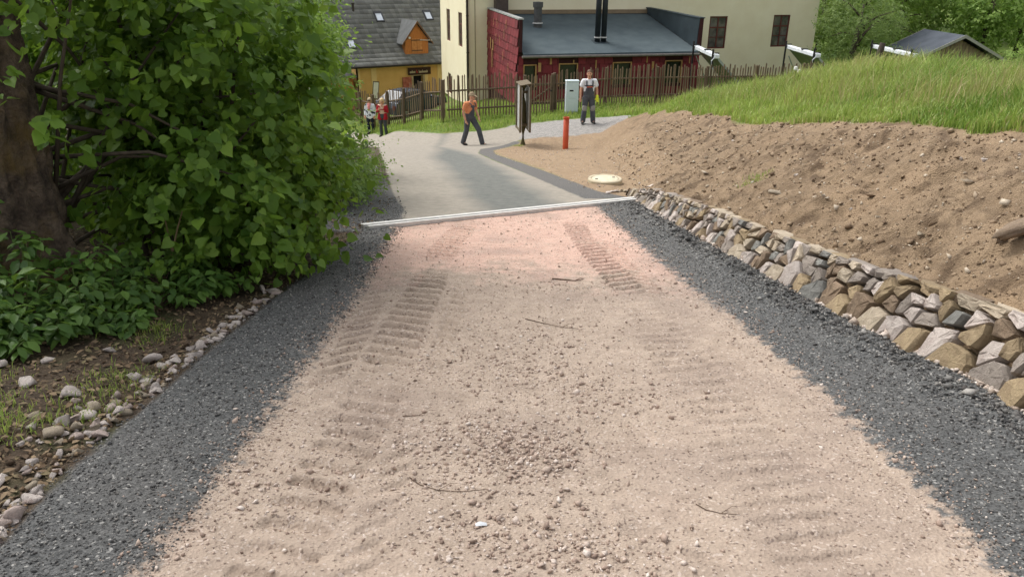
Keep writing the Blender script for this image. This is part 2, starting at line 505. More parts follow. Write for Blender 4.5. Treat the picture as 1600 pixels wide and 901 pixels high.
def axis(segs):
    out = [segs[0][0]]
    for a, b, f in segs:
        while out[-1] < b - 1e-6:
            out.append(min(b, out[-1] + f(out[-1])))
    return np.array(out)
ys = axis([(-8, .6, lambda v: .45), (.6, 12, lambda v: .0034 * v + .004), (12, 45, lambda v: .0095 * v), (45, 170, lambda v: .05 * v)])
xr = axis([(0, 2.75, lambda v: .0165), (2.75, 7, lambda v: .035 + (v - 2.75) * .012), (7, 22, lambda v: .06 * v), (22, 130, lambda v: .18 * v)])
xl = -axis([(0, 2.6, lambda v: .0165), (2.6, 7, lambda v: .04 + (v - 2.6) * .03), (7, 130, lambda v: .14 * v)])[::-1]
xs = np.concatenate([xl[:-1], xr])
GX, GY = np.meshgrid(xs, ys)
gx, gy = GX.ravel(), GY.ravel()
ZN = zones(gx, gy)
gzv = height(gx, gy) + relief(gx, gy, ZN)
nx, ny = len(xs), len(ys)
idx = np.arange(nx * ny).reshape(ny, nx)
quads = np.stack([idx[:-1, :-1], idx[:-1, 1:], idx[1:, 1:], idx[1:, :-1]], -1).reshape(-1, 4)
qx = gx[quads].mean(1); qy = gy[quads].mean(1)
QZ = zones(qx, qy)
zone = np.zeros(len(quads), int)
for i, k in enumerate(['sd_litter', 'sd_bank', 'sd_sand', 'sd_path', 'sd_far', 'sd_dark', 'sd_gravel']):
    m = QZ[k] > 0
    if k == 'sd_litter': m &= (qx > -9) & (QZ[k] > .12)
    zone[m] = i + 1
left_side = (zone == 6) & (qx < 0) & (near_side(qx, qy) > 0)
zone[left_side] = 8
zone[(zone == 6) & (near_side(qx, qy) <= 0)] = 9

def ground_material():
    t = NT('ground_surface')
    p = t.pos()
    sep = t.n('ShaderNodeSeparateXYZ'); t.L(p, sep.inputs[0])
    def fac(name, amp=.10, soft=.02, nscale=7.0):
        n = t.noise(nscale, 5, .65, p)
        s = t.math('ADD', t.attr(name), t.math('MULTIPLY', t.math('SUBTRACT', n, .5), amp))
        return t.ramp(s, -soft, soft)
    fine = t.noise(55, 4, .7, p)
    mid = t.noise(8, 5, .6, p)
    big = t.noise(1.1, 4, .55, p)
    speck = t.voro(95, p, out='Color')
    sp = t.n('ShaderNodeSeparateColor'); t.L(speck, sp.inputs[0])
    spk, spk2 = sp.outputs[0], sp.outputs[1]
    # turf soil and short growth between the blades
    grass = t.mix(t.ramp(mid, .3, .7), lin(78, 100, 40), lin(104, 124, 52))
    grass = t.mix(t.ramp(big, .5, .75), grass, lin(120, 118, 66))
    # leaf litter and dark humus
    lit = t.mix(t.ramp(mid, .3, .7), lin(54, 45, 36), lin(84, 71, 57))
    lit = t.mix(t.ramp(fine, .55, .75), lit, lin(132, 114, 94))
    lit = t.mix(t.math('MULTIPLY', t.ramp(big, .50, .62), .5), lit, lin(70, 84, 40))
    col = t.mix(fac('sd_litter', .3, .06), grass, lit)
    # cut bank: loam with paler dry crust
    soil = t.mix(t.ramp(mid, .28, .72), lin(116, 98, 78), lin(152, 131, 106))
    soil = t.mix(t.ramp(fine, .58, .74), soil, lin(156, 136, 112))
    soil = t.mix(t.math('MULTIPLY', t.ramp(big, .48, .68), .55), soil, lin(152, 129, 103))
    soil = t.mix(t.math('MULTIPLY', t.ramp(t.noise(2.2, 6, .65, p, .8), .50, .62), .75), soil, lin(80, 64, 49))
    col = t.mix(fac('sd_bank', .22, .05), col, soil)
    sand = t.mix(t.ramp(mid, .28, .72), lin(134, 113, 90), lin(160, 138, 112))
    sand = t.mix(t.ramp(fine, .56, .75), sand, lin(184, 162, 132))
    col = t.mix(fac('sd_sand', .5, .22, 2.5), col, sand)
    path = t.mix(t.ramp(mid, .3, .7), lin(120, 118, 116), lin(154, 150, 145))
    path = t.mix(t.ramp(spk, .8, .95), path, lin(186, 180, 172))
    col = t.mix(fac('sd_path', .5, .06, 3), col, path)
    # worn asphalt lane, dusted pale along the wheel paths
    asp = t.mix(t.ramp(mid, .3, .7), lin(100, 102, 98), lin(120, 121, 116))
    dust = t.mix(t.ramp(mid, .3, .7), lin(140, 134, 124), lin(162, 154, 142))
    wavy = t.math('ADD', t.attr('clean'), t.math('MULTIPLY', t.math('SUBTRACT', big, .5), .5))
    wavy = t.math('ADD', wavy, t.math('MULTIPLY', t.math('SUBTRACT', mid, .5), .25))
    far = t.mix(t.ramp(wavy, -.25, .25), dust, asp)
    far = t.mix(t.math('MULTIPLY', t.ramp(fine, .55, .75), .35), far, lin(120, 116, 110))
    col = t.mix(fac('sd_far', .16, .03), col, far)
    # recycled asphalt chips
    drk = t.mix(t.ramp(spk, 0, 1), lin(66, 67, 67), lin(106, 106, 105))
    drk = t.mix(t.ramp(spk2, .955, .97), drk, lin(158, 156, 152))
    drk = t.mix(t.math('MULTIPLY', t.ramp(big, .45, .75), .3), drk, lin(118, 114, 110))
    drk = t.mix(t.ramp(sep.outputs[1], 10.5, 14, 0, .75), drk, lin(106, 103, 100))
    dfac = fac('sd_dark', .10, .025)
    col = t.mix(dfac, col, drk)
    # crushed stone base course: pink granite fines, salmon towards the drain
    gr = t.mix(t.ramp(mid, .28, .72), lin(160, 143, 128), lin(184, 166, 150))
    sal = t.mix(t.ramp(mid, .28, .72), lin(194, 158, 143), lin(213, 178, 162))
    yy = t.math('ADD', sep.outputs[1], t.math('ADD', t.math('MULTIPLY', t.math('SUBTRACT', big, .5), 3.0), t.math('MULTIPLY', t.math('SUBTRACT', mid, .5), 2.2)))
    gr = t.mix(t.ramp(yy, 6.2, 7.0, 0, .85), gr, sal)
    gr = t.mix(t.math('MULTIPLY', t.ramp(big, .46, .66), .6), gr, lin(146, 130, 119))
    gr = t.mix(t.math('MULTIPLY', t.ramp(t.noise(2.6, 6, .7, p, .6), .55, .68), .5), gr, lin(190, 170, 154))
    gr = t.mix(t.ramp(fine, .57, .74, 0, .5), gr, lin(122, 104, 92))
    gr = t.mix(t.ramp(spk, .9, .96, 0, .8), gr, lin(196, 180, 168))
    gr = t.mix(t.ramp(spk2, .93, .97, 0, .7), gr, lin(100, 84, 76))
    gfac = fac('sd_gravel', .42, .035, 13.0)
    col = t.mix(gfac, col, gr)
    t.base(col)
    t.bsdf.inputs['Roughness'].default_value = .9
    t.bsdf.inputs['Specular IOR Level'].default_value = .25
    chips = t.voro(70, p)
    h = t.math('ADD', t.math('MULTIPLY', fine, .6), t.math('MULTIPLY', chips, .7))
    h = t.math('ADD', h, t.math('MULTIPLY', mid, .8))
    t.bump(h, .55, .014)
    bn = [n for n in t.t.nodes if n.type == 'BUMP'][0]
    t.L(t.math('ADD', .014, t.math('MULTIPLY', t.ramp(t.attr('sd_bank'), 0, .4), .03)), bn.inputs['Distance'])
    return t.mat
GROUND = ground_material()

clean_line = np.array([(0.2, 10.6), (-.3, 13.5), (-1.0, 17.5), (-1.9, 22.5), (-2.6, 25.5)])
cx = np.interp(gy, clean_line[:, 1], clean_line[:, 0])
ZN['clean'] = .62 - np.abs(gx - cx) - .6 * sstep(20, 25, gy) 

names = {0: 'ground', 1: 'leaf_litter', 2: 'soil_bank', 3: 'sandy_ground', 4: 'side_path', 5: 'asphalt_road', 6: 'road_shoulder', 7: 'gravel_road', 8: 'road_shoulder', 9: 'road_edge'}
GV = np.stack([gx, gy, gzv], -1)
for zi, nm in names.items():
    q = quads[zone == zi]
    if len(q) == 0: continue
    u, inv = np.unique(q, return_inverse=True)
    me = npmesh(nm, GV[u], inv.reshape(-1, 4), GROUND, {k: v[u] for k, v in ZN.items()}, smooth=True)
    tag(place(nm, me), kind='structure')

# ---------------------------------------------------------------- loose gravel and chips (stuff)
def rock_templates(n, sub, seed, flat=.65):
    rng = np.random.default_rng(seed)
    out = []
    for i in range(n):
        bm = bmesh.new()
        bmesh.ops.create_icosphere(bm, subdivisions=sub, radius=1.0) if sub > 0 else None
        V = np.array([v.co[:] for v in bm.verts]); F = np.array([[v.index for v in f.verts] for f in bm.faces])
        bm.free()
        # chop by random planes for a broken, angular look
        for k in range(9):
            d = rng.normal(size=3); d /= np.linalg.norm(d)
            c = rng.uniform(.28, .58)
            s = V @ d
            V = V - np.outer(np.clip(s - c, 0, None), d)
        V *= 1.35 * rng.uniform(.75, 1.25, 3) * np.array([1, .85, flat])
        out.append((V, F))
    return out

def octa_templates(n, seed):
    rng = np.random.default_rng(seed)
    V0 = np.array([(1, 0, 0), (0, 1, 0), (-1, 0, 0), (0, -1, 0), (0, 0, 1), (0, 0, -1)], float)
    F0 = np.array([(0, 1, 4), (1, 2, 4), (2, 3, 4), (3, 0, 4), (1, 0, 5), (2, 1, 5), (3, 2, 5), (0, 3, 5)])
    return [(V0 * rng.uniform(.6, 1.3, 3) * np.array([1, 1, .62]) + rng.normal(0, .17, (6, 3)), F0) for i in range(n)]

def rot_random(n, rng, tilt=.5):
    """random rotations: free yaw, limited tilt"""
    yaw = rng.uniform(0, 2 * np.pi, n); a = rng.normal(0, tilt, n); b = rng.normal(0, tilt, n)
    cz, sz, ca, sa, cb, sb = np.cos(yaw), np.sin(yaw), np.cos(a), np.sin(a), np.cos(b), np.sin(b)
    Z = np.zeros((n, 3, 3)); Z[:, 0, 0] = cz; Z[:, 0, 1] = -sz; Z[:, 1, 0] = sz; Z[:, 1, 1] = cz; Z[:, 2, 2] = 1
    X = np.zeros((n, 3, 3)); X[:, 0, 0] = 1; X[:, 1, 1] = ca; X[:, 1, 2] = -sa; X[:, 2, 1] = sa; X[:, 2, 2] = ca
    Y = np.zeros((n, 3, 3)); Y[:, 1, 1] = 1; Y[:, 0, 0] = cb; Y[:, 0, 2] = sb; Y[:, 2, 0] = -sb; Y[:, 2, 2] = cb
    return Z @ X @ Y

def scatter(name, C, S, templates, mat_, seed, tilt=.5, sink=.25):
    rng = np.random.default_rng(seed)
    n = len(C)
    which = rng.integers(0, len(templates), n)
    R = rot_random(n, rng, tilt)
    VV, FF, TT = [], [], []
    off = 0
    tint = rng.random(n)
    for k, (V, F) in enumerate(templates):
        m = np.where(which == k)[0]
        if len(m) == 0: continue
        P = np.einsum('nij,vj->nvi', R[m], V) * S[m, None, None]
        P += C[m, None, :]
        P[:, :, 2] += (S[m] * (.6 - sink))[:, None]
        VV.append(P.reshape(-1, 3))
        FF.append((F[None] + (np.arange(len(m)) * len(V))[:, None, None]).reshape(-1, 3) + off)
        TT.append(np.repeat(tint[m], len(V)))
        off += len(m) * len(V)
    me = npmesh(name, np.concatenate(VV), np.concatenate(FF), mat_, {'tint': np.concatenate(TT)})
    return tag(place(name, me), kind='stuff')

def tint_mat(name, cols, rough=.9):
    t = NT(name)
    a = t.attr('tint')
    r = t.n('ShaderNodeValToRGB')
    r.color_ramp.interpolation = 'LINEAR'
    els = r.color_ramp.elements
    while len(els) < len(cols): els.new(.5)
    for i, c in enumerate(cols):
        els[i].position = i / (len(cols) - 1); els[i].color = c
    t.L(a, r.inputs[0])
    n = t.noise(60, 3, .6, t.pos())
    t.base(t.mix(t.ramp(n, .35, .7, 0, .25), r.outputs[0], lin(130, 116, 104)))
    t.bsdf.inputs['Roughness'].default_value = rough
    t.bsdf.inputs['Specular IOR Level'].default_value = .25
    return t.mat
M_GRAVEL = tint_mat('crushed_granite', [lin(140, 120, 108), lin(176, 154, 140), lin(190, 169, 154), lin(204, 185, 171), lin(226, 214, 204)])
M_CHIP = tint_mat('asphalt_chip', [lin(56, 57, 58), lin(76, 77, 78), lin(92, 93, 93), lin(106, 106, 105), lin(126, 125, 122), lin(168, 165, 160)])
M_CLOD = tint_mat('soil_clod', [lin(112, 93, 74), lin(128, 108, 87), lin(142, 121, 98), lin(156, 136, 112), lin(204, 192, 174)])
M_PALE = tint_mat('pale_rubble', [lin(150, 134, 120), lin(182, 166, 152), lin(204, 190, 178), lin(222, 212, 204)])

rng = np.random.default_rng(7)
OCT = octa_templates(10, 3)
# gravel: evenly thin, with clusters where the photo shows stones
def perspective_y(n, y0, y1): return np.exp(rng.uniform(math.log(y0), math.log(y1), n))
n = 9500
py = perspective_y(n, 1.5, 11.0)
px = rng.uniform(-1.35, 1.8, n)
clump = [(-.25, 3.0, .30, .22), (-.1, 3.15, .22, .12), (-.35, 4.2, .35, .25), (.05, 4.0, .3, .25), (.0, 2.25, .22, .12), (.35, 2.15, .2, .12), (.1, 4.8, .4, .3), (-.15, 2.7, .3, .2), (.45, 3.6, .3, .3), (.3, 6.1, .5, .2), (-1.0, 2.6, .2, .4), (.1, 2.9, .15, .1)]
kx, ky = [], []
for cx_, cy_, sx_, sy_ in clump:
    k = 400
    kx.append(rng.normal(cx_, sx_, k)); ky.append(rng.normal(cy_, sy_, k))
px = np.concatenate([px] + kx); py = np.concatenate([py] + ky)
ok = (zones(px, py)['sd_gravel'] > -.02) & (py > 1.3)
px, py = px[ok], py[ok]
isc = (np.arange(len(ok)) >= n)[ok]
sz = np.where(isc, rng.lognormal(math.log(.0062), .5, len(px)), rng.lognormal(math.log(.0032), .5, len(px)) * (.55 + .11 * py))
sz = np.clip(sz, .0015, .022)
pz = ground_z(px, py)
scatter('loose_gravel', np.stack([px, py, pz], -1), sz, OCT, M_GRAVEL, 11)
# pale stones worked out along both sides of the gravel
n = 5200
py = perspective_y(n, 1.5, 11.5); side = rng.random(n) < .5
px = np.where(side, g_left(py) + rng.normal(0, .09, n), g_right(py) + rng.normal(.02, .13, n))
ok = near_side(px, py) > .05
px, py = px[ok], py[ok]
sz = np.clip(rng.lognormal(math.log(.0048), .5, len(px)) * (.6 + .09 * py), .002, .025)
scatter('edge_gravel', np.stack([px, py, ground_z(px, py)], -1), sz, OCT, M_GRAVEL, 12)
# asphalt chips
n = 36000
py = perspective_y(n, 1.5, 11.8); side = rng.random(n) < .42
px = np.where(side, rng.uniform(-1.95, -1.2, n), 0)
w = wall_x(py)
px = np.where(side, px, g_right(py) + (w - g_right(py)) * rng.random(n) ** .8)
zz = zones(px, py)
ok = (zz['sd_dark'] > -.05) & (zz['sd_gravel'] < .06)
px, py = px[ok], py[ok]
rim = np.exp(-((wall_x(py) - .22 - px) / .15) ** 2) * (px > 0)
sz = np.clip(rng.lognormal(math.log(.0042), .45, len(px)) * (.75 + .06 * py) * (1 + 2.0 * rim * rng.random(len(px))), .003, .05)
scatter('asphalt_chips', np.stack([px, py, ground_z(px, py)], -1), sz, OCT, M_CHIP, 13)
# clods and stones on the bank and sandy ground
n = 14000
py = perspective_y(n, 2.6, 21); px = bank_x(py) + .1 + rng.random(n) * (edge_x(py) - bank_x(py) - .1)
sz = np.clip(rng.lognormal(math.log(.0080), .65, n) * (.7 + .03 * py), .003, .05)
scatter('soil_clods', np.stack([px, py, ground_z(px, py)], -1), sz, OCT, M_CLOD, 14)
n = 1500
px = rng.uniform(-.6, 3.2, n); py = rng.uniform(12.5, 26.5, n)
ok = zones(px, py)['sd_sand'] > 0
px, py = px[ok], py[ok]
scatter('sand_pebbles', np.stack([px, py, ground_z(px, py)], -1), np.clip(rng.lognormal(math.log(.011), .4, len(px)), .005, .03), OCT, M_PALE, 15)
# pale rubble at the foot of the wall
n = 2600
py = perspective_y(n, 2.2, 12.2); px = wall_x(py) - np.abs(rng.normal(0, .05, n)) + .02
scatter('foot_rubble', np.stack([px, py, ground_z(px, py)], -1), np.clip(rng.lognormal(math.log(.013), .5, n) * (.7 + .06 * py), .005, .045), OCT, M_PALE, 16)
# leaf litter crumbs
n = 5000
py = perspective_y(n, 2.2, 12); px = d_left(py) - .05 - rng.random(n) ** 1.3 * 2.6
scatter('litter_crumbs', np.stack([px, py, ground_z(px, py)], -1), np.clip(rng.lognormal(math.log(.008), .5, n), .003, .025), OCT, tint_mat('litter_crumb', [lin(60, 48, 36), lin(88, 70, 52), lin(112, 92, 70), lin(146, 124, 98)]), 17)
# ---------------------------------------------------------------- dry stone wall
def stone_mat(name, c1, c2, c3, scale=9):
    t = NT(name)
    p = t.coord('Object')
    n1 = t.noise(scale, 6, .65, p, .4); n2 = t.noise(scale * 6, 4, .7, p)
    col = t.mix(t.ramp(n1, .3, .7), c1, c2)
    col = t.mix(t.ramp(n2, .55, .75, 0, .7), col, c3)
    oi = t.n('ShaderNodeObjectInfo').outputs['Random']
    h = t.n('ShaderNodeHueSaturation'); t.L(col, h.inputs['Color'])
    t.L(t.ramp(oi, 0, 1, .82, 1.15), h.inputs['Value'])
    t.base(h.outputs[0])
    t.bsdf.inputs['Roughness'].default_value = .85
    t.bump(t.math('ADD', n1, t.math('MULTIPLY', n2, .6)), .7, .02)
    MATS[name] = t.mat
    return t.mat
S_MATS = [stone_mat('quartz_stone', lin(192, 182, 174), lin(162, 148, 140), lin(212, 204, 198)),
          stone_mat('ochre_stone', lin(154, 136, 106), lin(126, 108, 84), lin(172, 154, 124)),
          stone_mat('slate_stone', lin(130, 129, 124), lin(106, 105, 100), lin(154, 152, 146)),
          stone_mat('brown_stone', lin(138, 118, 97), lin(110, 94, 77), lin(160, 140, 118)),
          stone_mat('grey_stone', lin(150, 140, 130), lin(122, 112, 104), lin(172, 164, 156)),
          stone_mat('pale_stone', lin(180, 166, 146), lin(152, 138, 118), lin(200, 188, 170)),
          stone_mat('white_rubble', lin(214, 204, 196), lin(190, 176, 168), lin(230, 224, 218), 5), stone_mat('pink_rubble', lin(200, 182, 172), lin(172, 154, 146), lin(216, 204, 196), 5)]

def clip_poly(poly, nx_, ny_, c):
    """keep the part of a polygon where n.p <= c"""
    out = []
    for i in range(len(poly)):
        a, b = poly[i], poly[(i + 1) % len(poly)]
        da, db = nx_ * a[0] + ny_ * a[1] - c, nx_ * b[0] + ny_ * b[1] - c
        if da <= 0: out.append(a)
        if (da < 0 < db) or (db < 0 < da):
            f = da / (da - db); out.append((a[0] + (b[0] - a[0]) * f, a[1] + (b[1] - a[1]) * f))
    return out

wall = thing('stone_wall', 'low dry stone retaining wall of mixed field stones along the right shoulder', 'wall', (2.3, 7.0, 0))
wall_loc = Vector((2.3, 7.0, 0))
rw = random.Random(4)
Y0, Y1 = 1.6, 12.5
foot = [(float(wall_x(Y0 + i * .05)), Y0 + i * .05) for i in range(int((Y1 - Y0) / .05) + 1)]
seg = [0.0]
for i in range(1, len(foot)): seg.append(seg[-1] + math.hypot(foot[i][0] - foot[i - 1][0], foot[i][1] - foot[i - 1][1]))
S_LEN = seg[-1]
def wall_pt(s, t, d):
    """s along the foot, t up the face, d outwards"""
    y = float(np.interp(s, seg, [p[1] for p in foot])); x = float(np.interp(s, seg, [p[0] for p in foot]))
    bx = .55 * t
    return Vector((x + bx - d * .93, y - d * .0, SLOPE * y + t + d * .36 - .01))
def h_at(s):
    y = float(np.interp(s, seg, [p[1] for p in foot]))
    return float(wall_h(y))
seeds = []
s = 0.0
while s < S_LEN:
    h = h_at(s)
    step = rw.choice([rw.uniform(.11, .17), rw.uniform(.17, .24), rw.uniform(.24, .36)]) * (1.0 if h > .2 else .7)
    tall = rw.random() < .3
    seeds.append((s + step / 2, h * (rw.uniform(.34, .42) if tall else rw.uniform(.14, .3))))
    if h > .17:
        for lo_, hi_ in ((.48, .60), (.69, .78), (.89, .98)):
            if tall and lo_ < .6: continue
            m = max(1, round(step / rw.choice([.12, .16, .2])))
            for k in range(m):
                seeds.append((s + (k + .5) * step / m + rw.uniform(-.03, .03), h * rw.uniform(lo_, hi_)))
    s += step
for i, (sx_, tx_) in enumerate(seeds):
    hh = h_at(sx_)
    poly = [(sx_ - .3, -.04), (sx_ + .3, -.04), (sx_ + .3, hh * 1.02), (sx_ - .3, hh * 1.02)]
    for j, (ox, oy) in enumerate(seeds):
        if j == i or abs(ox - sx_) > .6: continue
        nx_, ny_ = ox - sx_, oy - tx_
        c = nx_ * (sx_ + ox) / 2 + ny_ * (tx_ + oy) / 2
        L_ = math.hypot(nx_, ny_)
        poly = clip_poly(poly, nx_ / L_, ny_ / L_, c / L_ - rw.uniform(.005, .012))
        if len(poly) < 3: break
    if len(poly) < 3: continue
    # round off and roughen the corners
    pts = []
    for k in range(len(poly)):
        a, b = Vector(poly[k]), Vector(poly[(k + 1) % len(poly)])
        if (b - a).length < .012: continue
        f = rw.uniform(.04, .14)
        pts += [a.lerp(b, f), a.lerp(b, 1 - rw.uniform(.04, .14))]
    if len(pts) < 5: continue
    c = sum(pts, Vector((0, 0))) / len(pts)
    size = max((p - c).length for p in pts)
    dep = rw.uniform(.010, .050) + size * .10
    n_ = len(pts)
    tilt_s, tilt_t = rw.uniform(-.24, .24), rw.uniform(-.18, .26)
    V = []
    O = wall_pt(c.x, c.y, 0)
    for sc, d0 in ((.95, -.06), (.985, .03 + dep * .45), (.90, .03 + dep * .95), (.5, .03 + dep * 1.0)):
        for p in pts:
            q = c + (p - c) * sc * rw.uniform(.90, 1.01)
            d_ = d0 + (tilt_s * (q.x - c.x) + tilt_t * (q.y - c.y)) * (1 if d0 > 0 else 0) + rw.uniform(-.007, .007)
            V.append(wall_pt(q.x, q.y, d_) - O)
    V.append(wall_pt(c.x, c.y, .03 + dep * 1.02) - O)
    mb = MB(); F = []
    for r in range(3):
        for k in range(n_):
            k2 = (k + 1) % n_
            F.append((r * n_ + k, r * n_ + k2, (r + 1) * n_ + k2, (r + 1) * n_ + k))
    for k in range(n_): F.append((3 * n_ + k, 3 * n_ + (k + 1) % n_, 4 * n_))
    mb.add(V, F)
    low = tx_ < hh * .4
    m_ = S_MATS[rw.choices(range(6), [6, 5, 1.5, 3, 3, 4] if low else [5, 2, 2.5, 2, 5, 5])[0]]
    mb.build('stone', m_, wall, loc=tuple(O - wall_loc))
# flat capping slabs that hold the soil
s = .1
while s < S_LEN - .9:
    L_ = rw.uniform(.16, .42)
    hh = h_at(s + L_ / 2)
    wdt = rw.uniform(.12, .2); th = rw.uniform(.025, .05)
    n_ = 7
    ring = []
    for k in range(n_):
        a = 2 * math.pi * k / n_
        ring.append((math.cos(a) * L_ * .52 * rw.uniform(.85, 1.1), math.sin(a) * wdt * .55 * rw.uniform(.8, 1.15)))
    O = wall_pt(s + L_ / 2, hh + .005, -.02)
    mb = MB()
    tl = rw.uniform(-.12, .12)
    # slab follows the foot line: long side along the wall
    V = [(q * .98, p, SLOPE * p - th * .6 + tl * q) for p, q in ring] + [(q, p, SLOPE * p + th * .4 + tl * q + rw.uniform(-.006, .006)) for p, q in ring] + [(0, 0, th * .55)]
    F = [(k, (k + 1) % n_, n_ + (k + 1) % n_, n_ + k) for k in range(n_)] + [(n_ + k, n_ + (k + 1) % n_, 2 * n_) for k in range(n_)] + [tuple(reversed(range(n_)))]
    mb.add(V, F)
    if rw.random() < .85:
        mb.build('capstone', S_MATS[rw.choice([1, 4, 5, 5, 3])], wall, loc=tuple(O - wall_loc), rot=(0, 0, .05))
    s += L_ * rw.uniform(.9, 1.15)

# ---------------------------------------------------------------- single stones
ROCKS = rock_templates(10, 2, 21)
ROCK_ME = [[npmesh('stone_shape', V, F, S_MATS[m]) for m in (6, 7, 5)] for V, F in ROCKS]
rl = random.Random(9)
def loose_stone(x, y, size, label, group, k=None, name='loose_stone'):
    me = ROCK_ME[rl.randrange(10)][k if k is not None else rl.choice([0, 0, 1, 2])]
    o = place(name, me, None, (x, y, gz(x, y) + size * .25), (rl.uniform(-.3, .3), rl.uniform(-.3, .3), rl.uniform(0, 6.3)), (size, size, size))
    return tag(o, label, 'stone', group)
for i in range(270):
    y = math.exp(rl.uniform(math.log(2.1), math.log(5.9)))
    spread = .07 + .13 * max(0, 1 - abs(y - 3.0) / 1.5)
    x = float(d_left(y)) - .03 - abs(rl.gauss(0, spread))
    loose_stone(x, y, min(.07, rl.lognormvariate(math.log(.026), .40)), 'pale broken stone in the loose row along the left asphalt chip shoulder', 'loose pale stones along the left shoulder')
for x, y, s_, lb in [(-2.62, 3.62, .075, 'large white stone lying alone on the leaf litter above the stone row'), (-2.3, 3.5, .05, None), (-2.95, 3.9, .045, None), (-2.75, 4.0, .05, None), (-2.5, 4.25, .04, None), (-2.2, 4.15, .06, None)]:
    loose_stone(x, y, s_, lb or 'small pale stone half sunk in the leaf litter below the tree', None if lb else 'stones in the leaf litter', 0)
for i in range(46):
    y = rl.uniform(3.6, 24); f = rl.random()
    x = float(bank_x(np.array(y))) + .2 + f * (float(edge_x(y)) - float(bank_x(np.array(y))) - .4)
    loose_stone(x, y, rl.uniform(.014, .03) * (1 + y * .03), 'small pale stone stuck in the bare soil bank', 'small stones on the soil bank', rl.choice([0, 2]), 'bank_stone')
# the row of flat stones that ends the wall by the drain
for k in range(9):
    x = 1.62 + k * .085; y = 12.75 + .35 * math.sin(k * .5) + rl.uniform(-.06, .06)
    loose_stone(x, y, rl.uniform(.08, .12), 'flat pale stone in the row behind the end of the drain', 'flat stones at the end of the wall', rl.choice([0, 2]), 'flat_stone').scale.z *= .5
# boulder stuck in the bank
V, F = rock_templates(1, 3, 5)[0]
rk = np.random.default_rng(3)
V = V * (1 + .10 * rk.normal(size=(len(V), 1))) 
bo = place('boulder', npmesh('boulder', V, F, stone_mat('boulder_stone', lin(150, 130, 108), lin(120, 102, 84), lin(190, 178, 164), 4)), None,
           (3.42, 4.86, gz(3.42, 4.86) + .02), (.1, -.35, .15), (.27, .14, .11))
tag(bo, 'large brown boulder sticking out of the bare soil above the wall', 'boulder')
sb = place('slab_stone', ROCK_ME[3][2], None, (2.95, 8.3, gz(2.95, 8.3) + .02), (.1, .1, .4), (.17, .1, .05))
tag(sb, 'flat pale slab lying on the soil just above the wall capping', 'stone')

# ---------------------------------------------------------------- drain across the road
galv = mat('galvanised_steel', lin(226, 224, 220), lin(202, 200, 196), 14, .5, .1)
darkm = mat('dark_gap', lin(40, 40, 40), lin(28, 28, 28), 8, .9)
L_ = float(np.hypot(*(DB - DA))); ang = math.atan2(DB[1] - DA[1], DB[0] - DA[0])
dr = thing('drain_channel', 'long pale steel drain channel laid diagonally across the road', 'drain', (DA[0], DA[1], SLOPE * DA[1]), 0)
dr.rotation_euler = (Matrix.Rotation(ang, 3, 'Z')).to_euler()
sl = SLOPE * (DB[1] - DA[1]) / L_; cs = SLOPE * math.cos(ang)
def drain_bar(nm, y0, y1, z0, z1, m_):
    P = [(x, y, z + sl * x + cs * y) for x in (0, L_) for y in (y0, y1) for z in (z0, z1)]
    MB().add(P, [(0, 1, 3, 2), (4, 6, 7, 5), (0, 4, 5, 1), (2, 3, 7, 6), (1, 5, 7, 3), (0, 2, 6, 4)]).build(nm, m_, dr)
drain_bar('rail', -.11, -.04, -.05, .050, galv)
drain_bar('rail', .04, .14, -.05, .048, galv)
drain_bar('channel_floor', -.04, .04, -.08, .012, darkm)
for k in range(11):
    xk = .2 + k * (L_ - .4) / 10
    MB().box(xk - .006, xk + .006, -.036, .036, .014 + sl * xk, .034 + sl * xk).build('spacer', galv, dr)

# ---------------------------------------------------------------- manhole, pipe, notice board, cabinet
zc = gz(1.77, 14.46)
mh = thing('manhole', 'round pale concrete manhole cover set in the sandy ground', 'manhole', (1.77, 14.46, zc + .045))
tilt = 0.0
conc = mat('pale_concrete', lin(222, 212, 188), lin(196, 186, 162), 9, .85, .25)
MB().lathe([(0, .05), (.245, .05), (.255, .042), (.255, -.02)], 40).build('cover', conc, mh, rot=(tilt, 0, 0))
MB().lathe([(.262, -.05), (.262, .044), (.275, .052), (.315, .052), (.33, .035), (.33, -.12)], 40).build('ring', mat('concrete_ring', lin(206, 194, 168), lin(180, 168, 144), 9, .85, .25), mh, rot=(tilt, 0, 0))
for a in (0, math.pi):
    MB().box(.16, .21, -.014, .014, .05, .058).build('lifting_slot', darkm, mh, rot=(tilt, 0, a + .4) if a == 0 else (-tilt, 0, a + .4))

zp = gz(1.66, 24.4)
pipe = thing('drain_pipe', 'upright orange plastic drain pipe standing in the sandy ground', 'pipe', (1.66, 24.4, zp - .1))
orange = mat('orange_plastic', lin(196, 84, 48), lin(180, 72, 40), 5, .45, .03)
MB().lathe([(.09, 0), (.09, 1.08), (.082, 1.08), (.082, .2)], 24).build('tube', orange, pipe, smooth=True)
MB().lathe([(.0905, 1.05), (.098, 1.058), (.099, 1.1), (.092, 1.105), (.083, 1.1), (.083, 1.05)], 24).build('collar', orange, pipe, smooth=True)

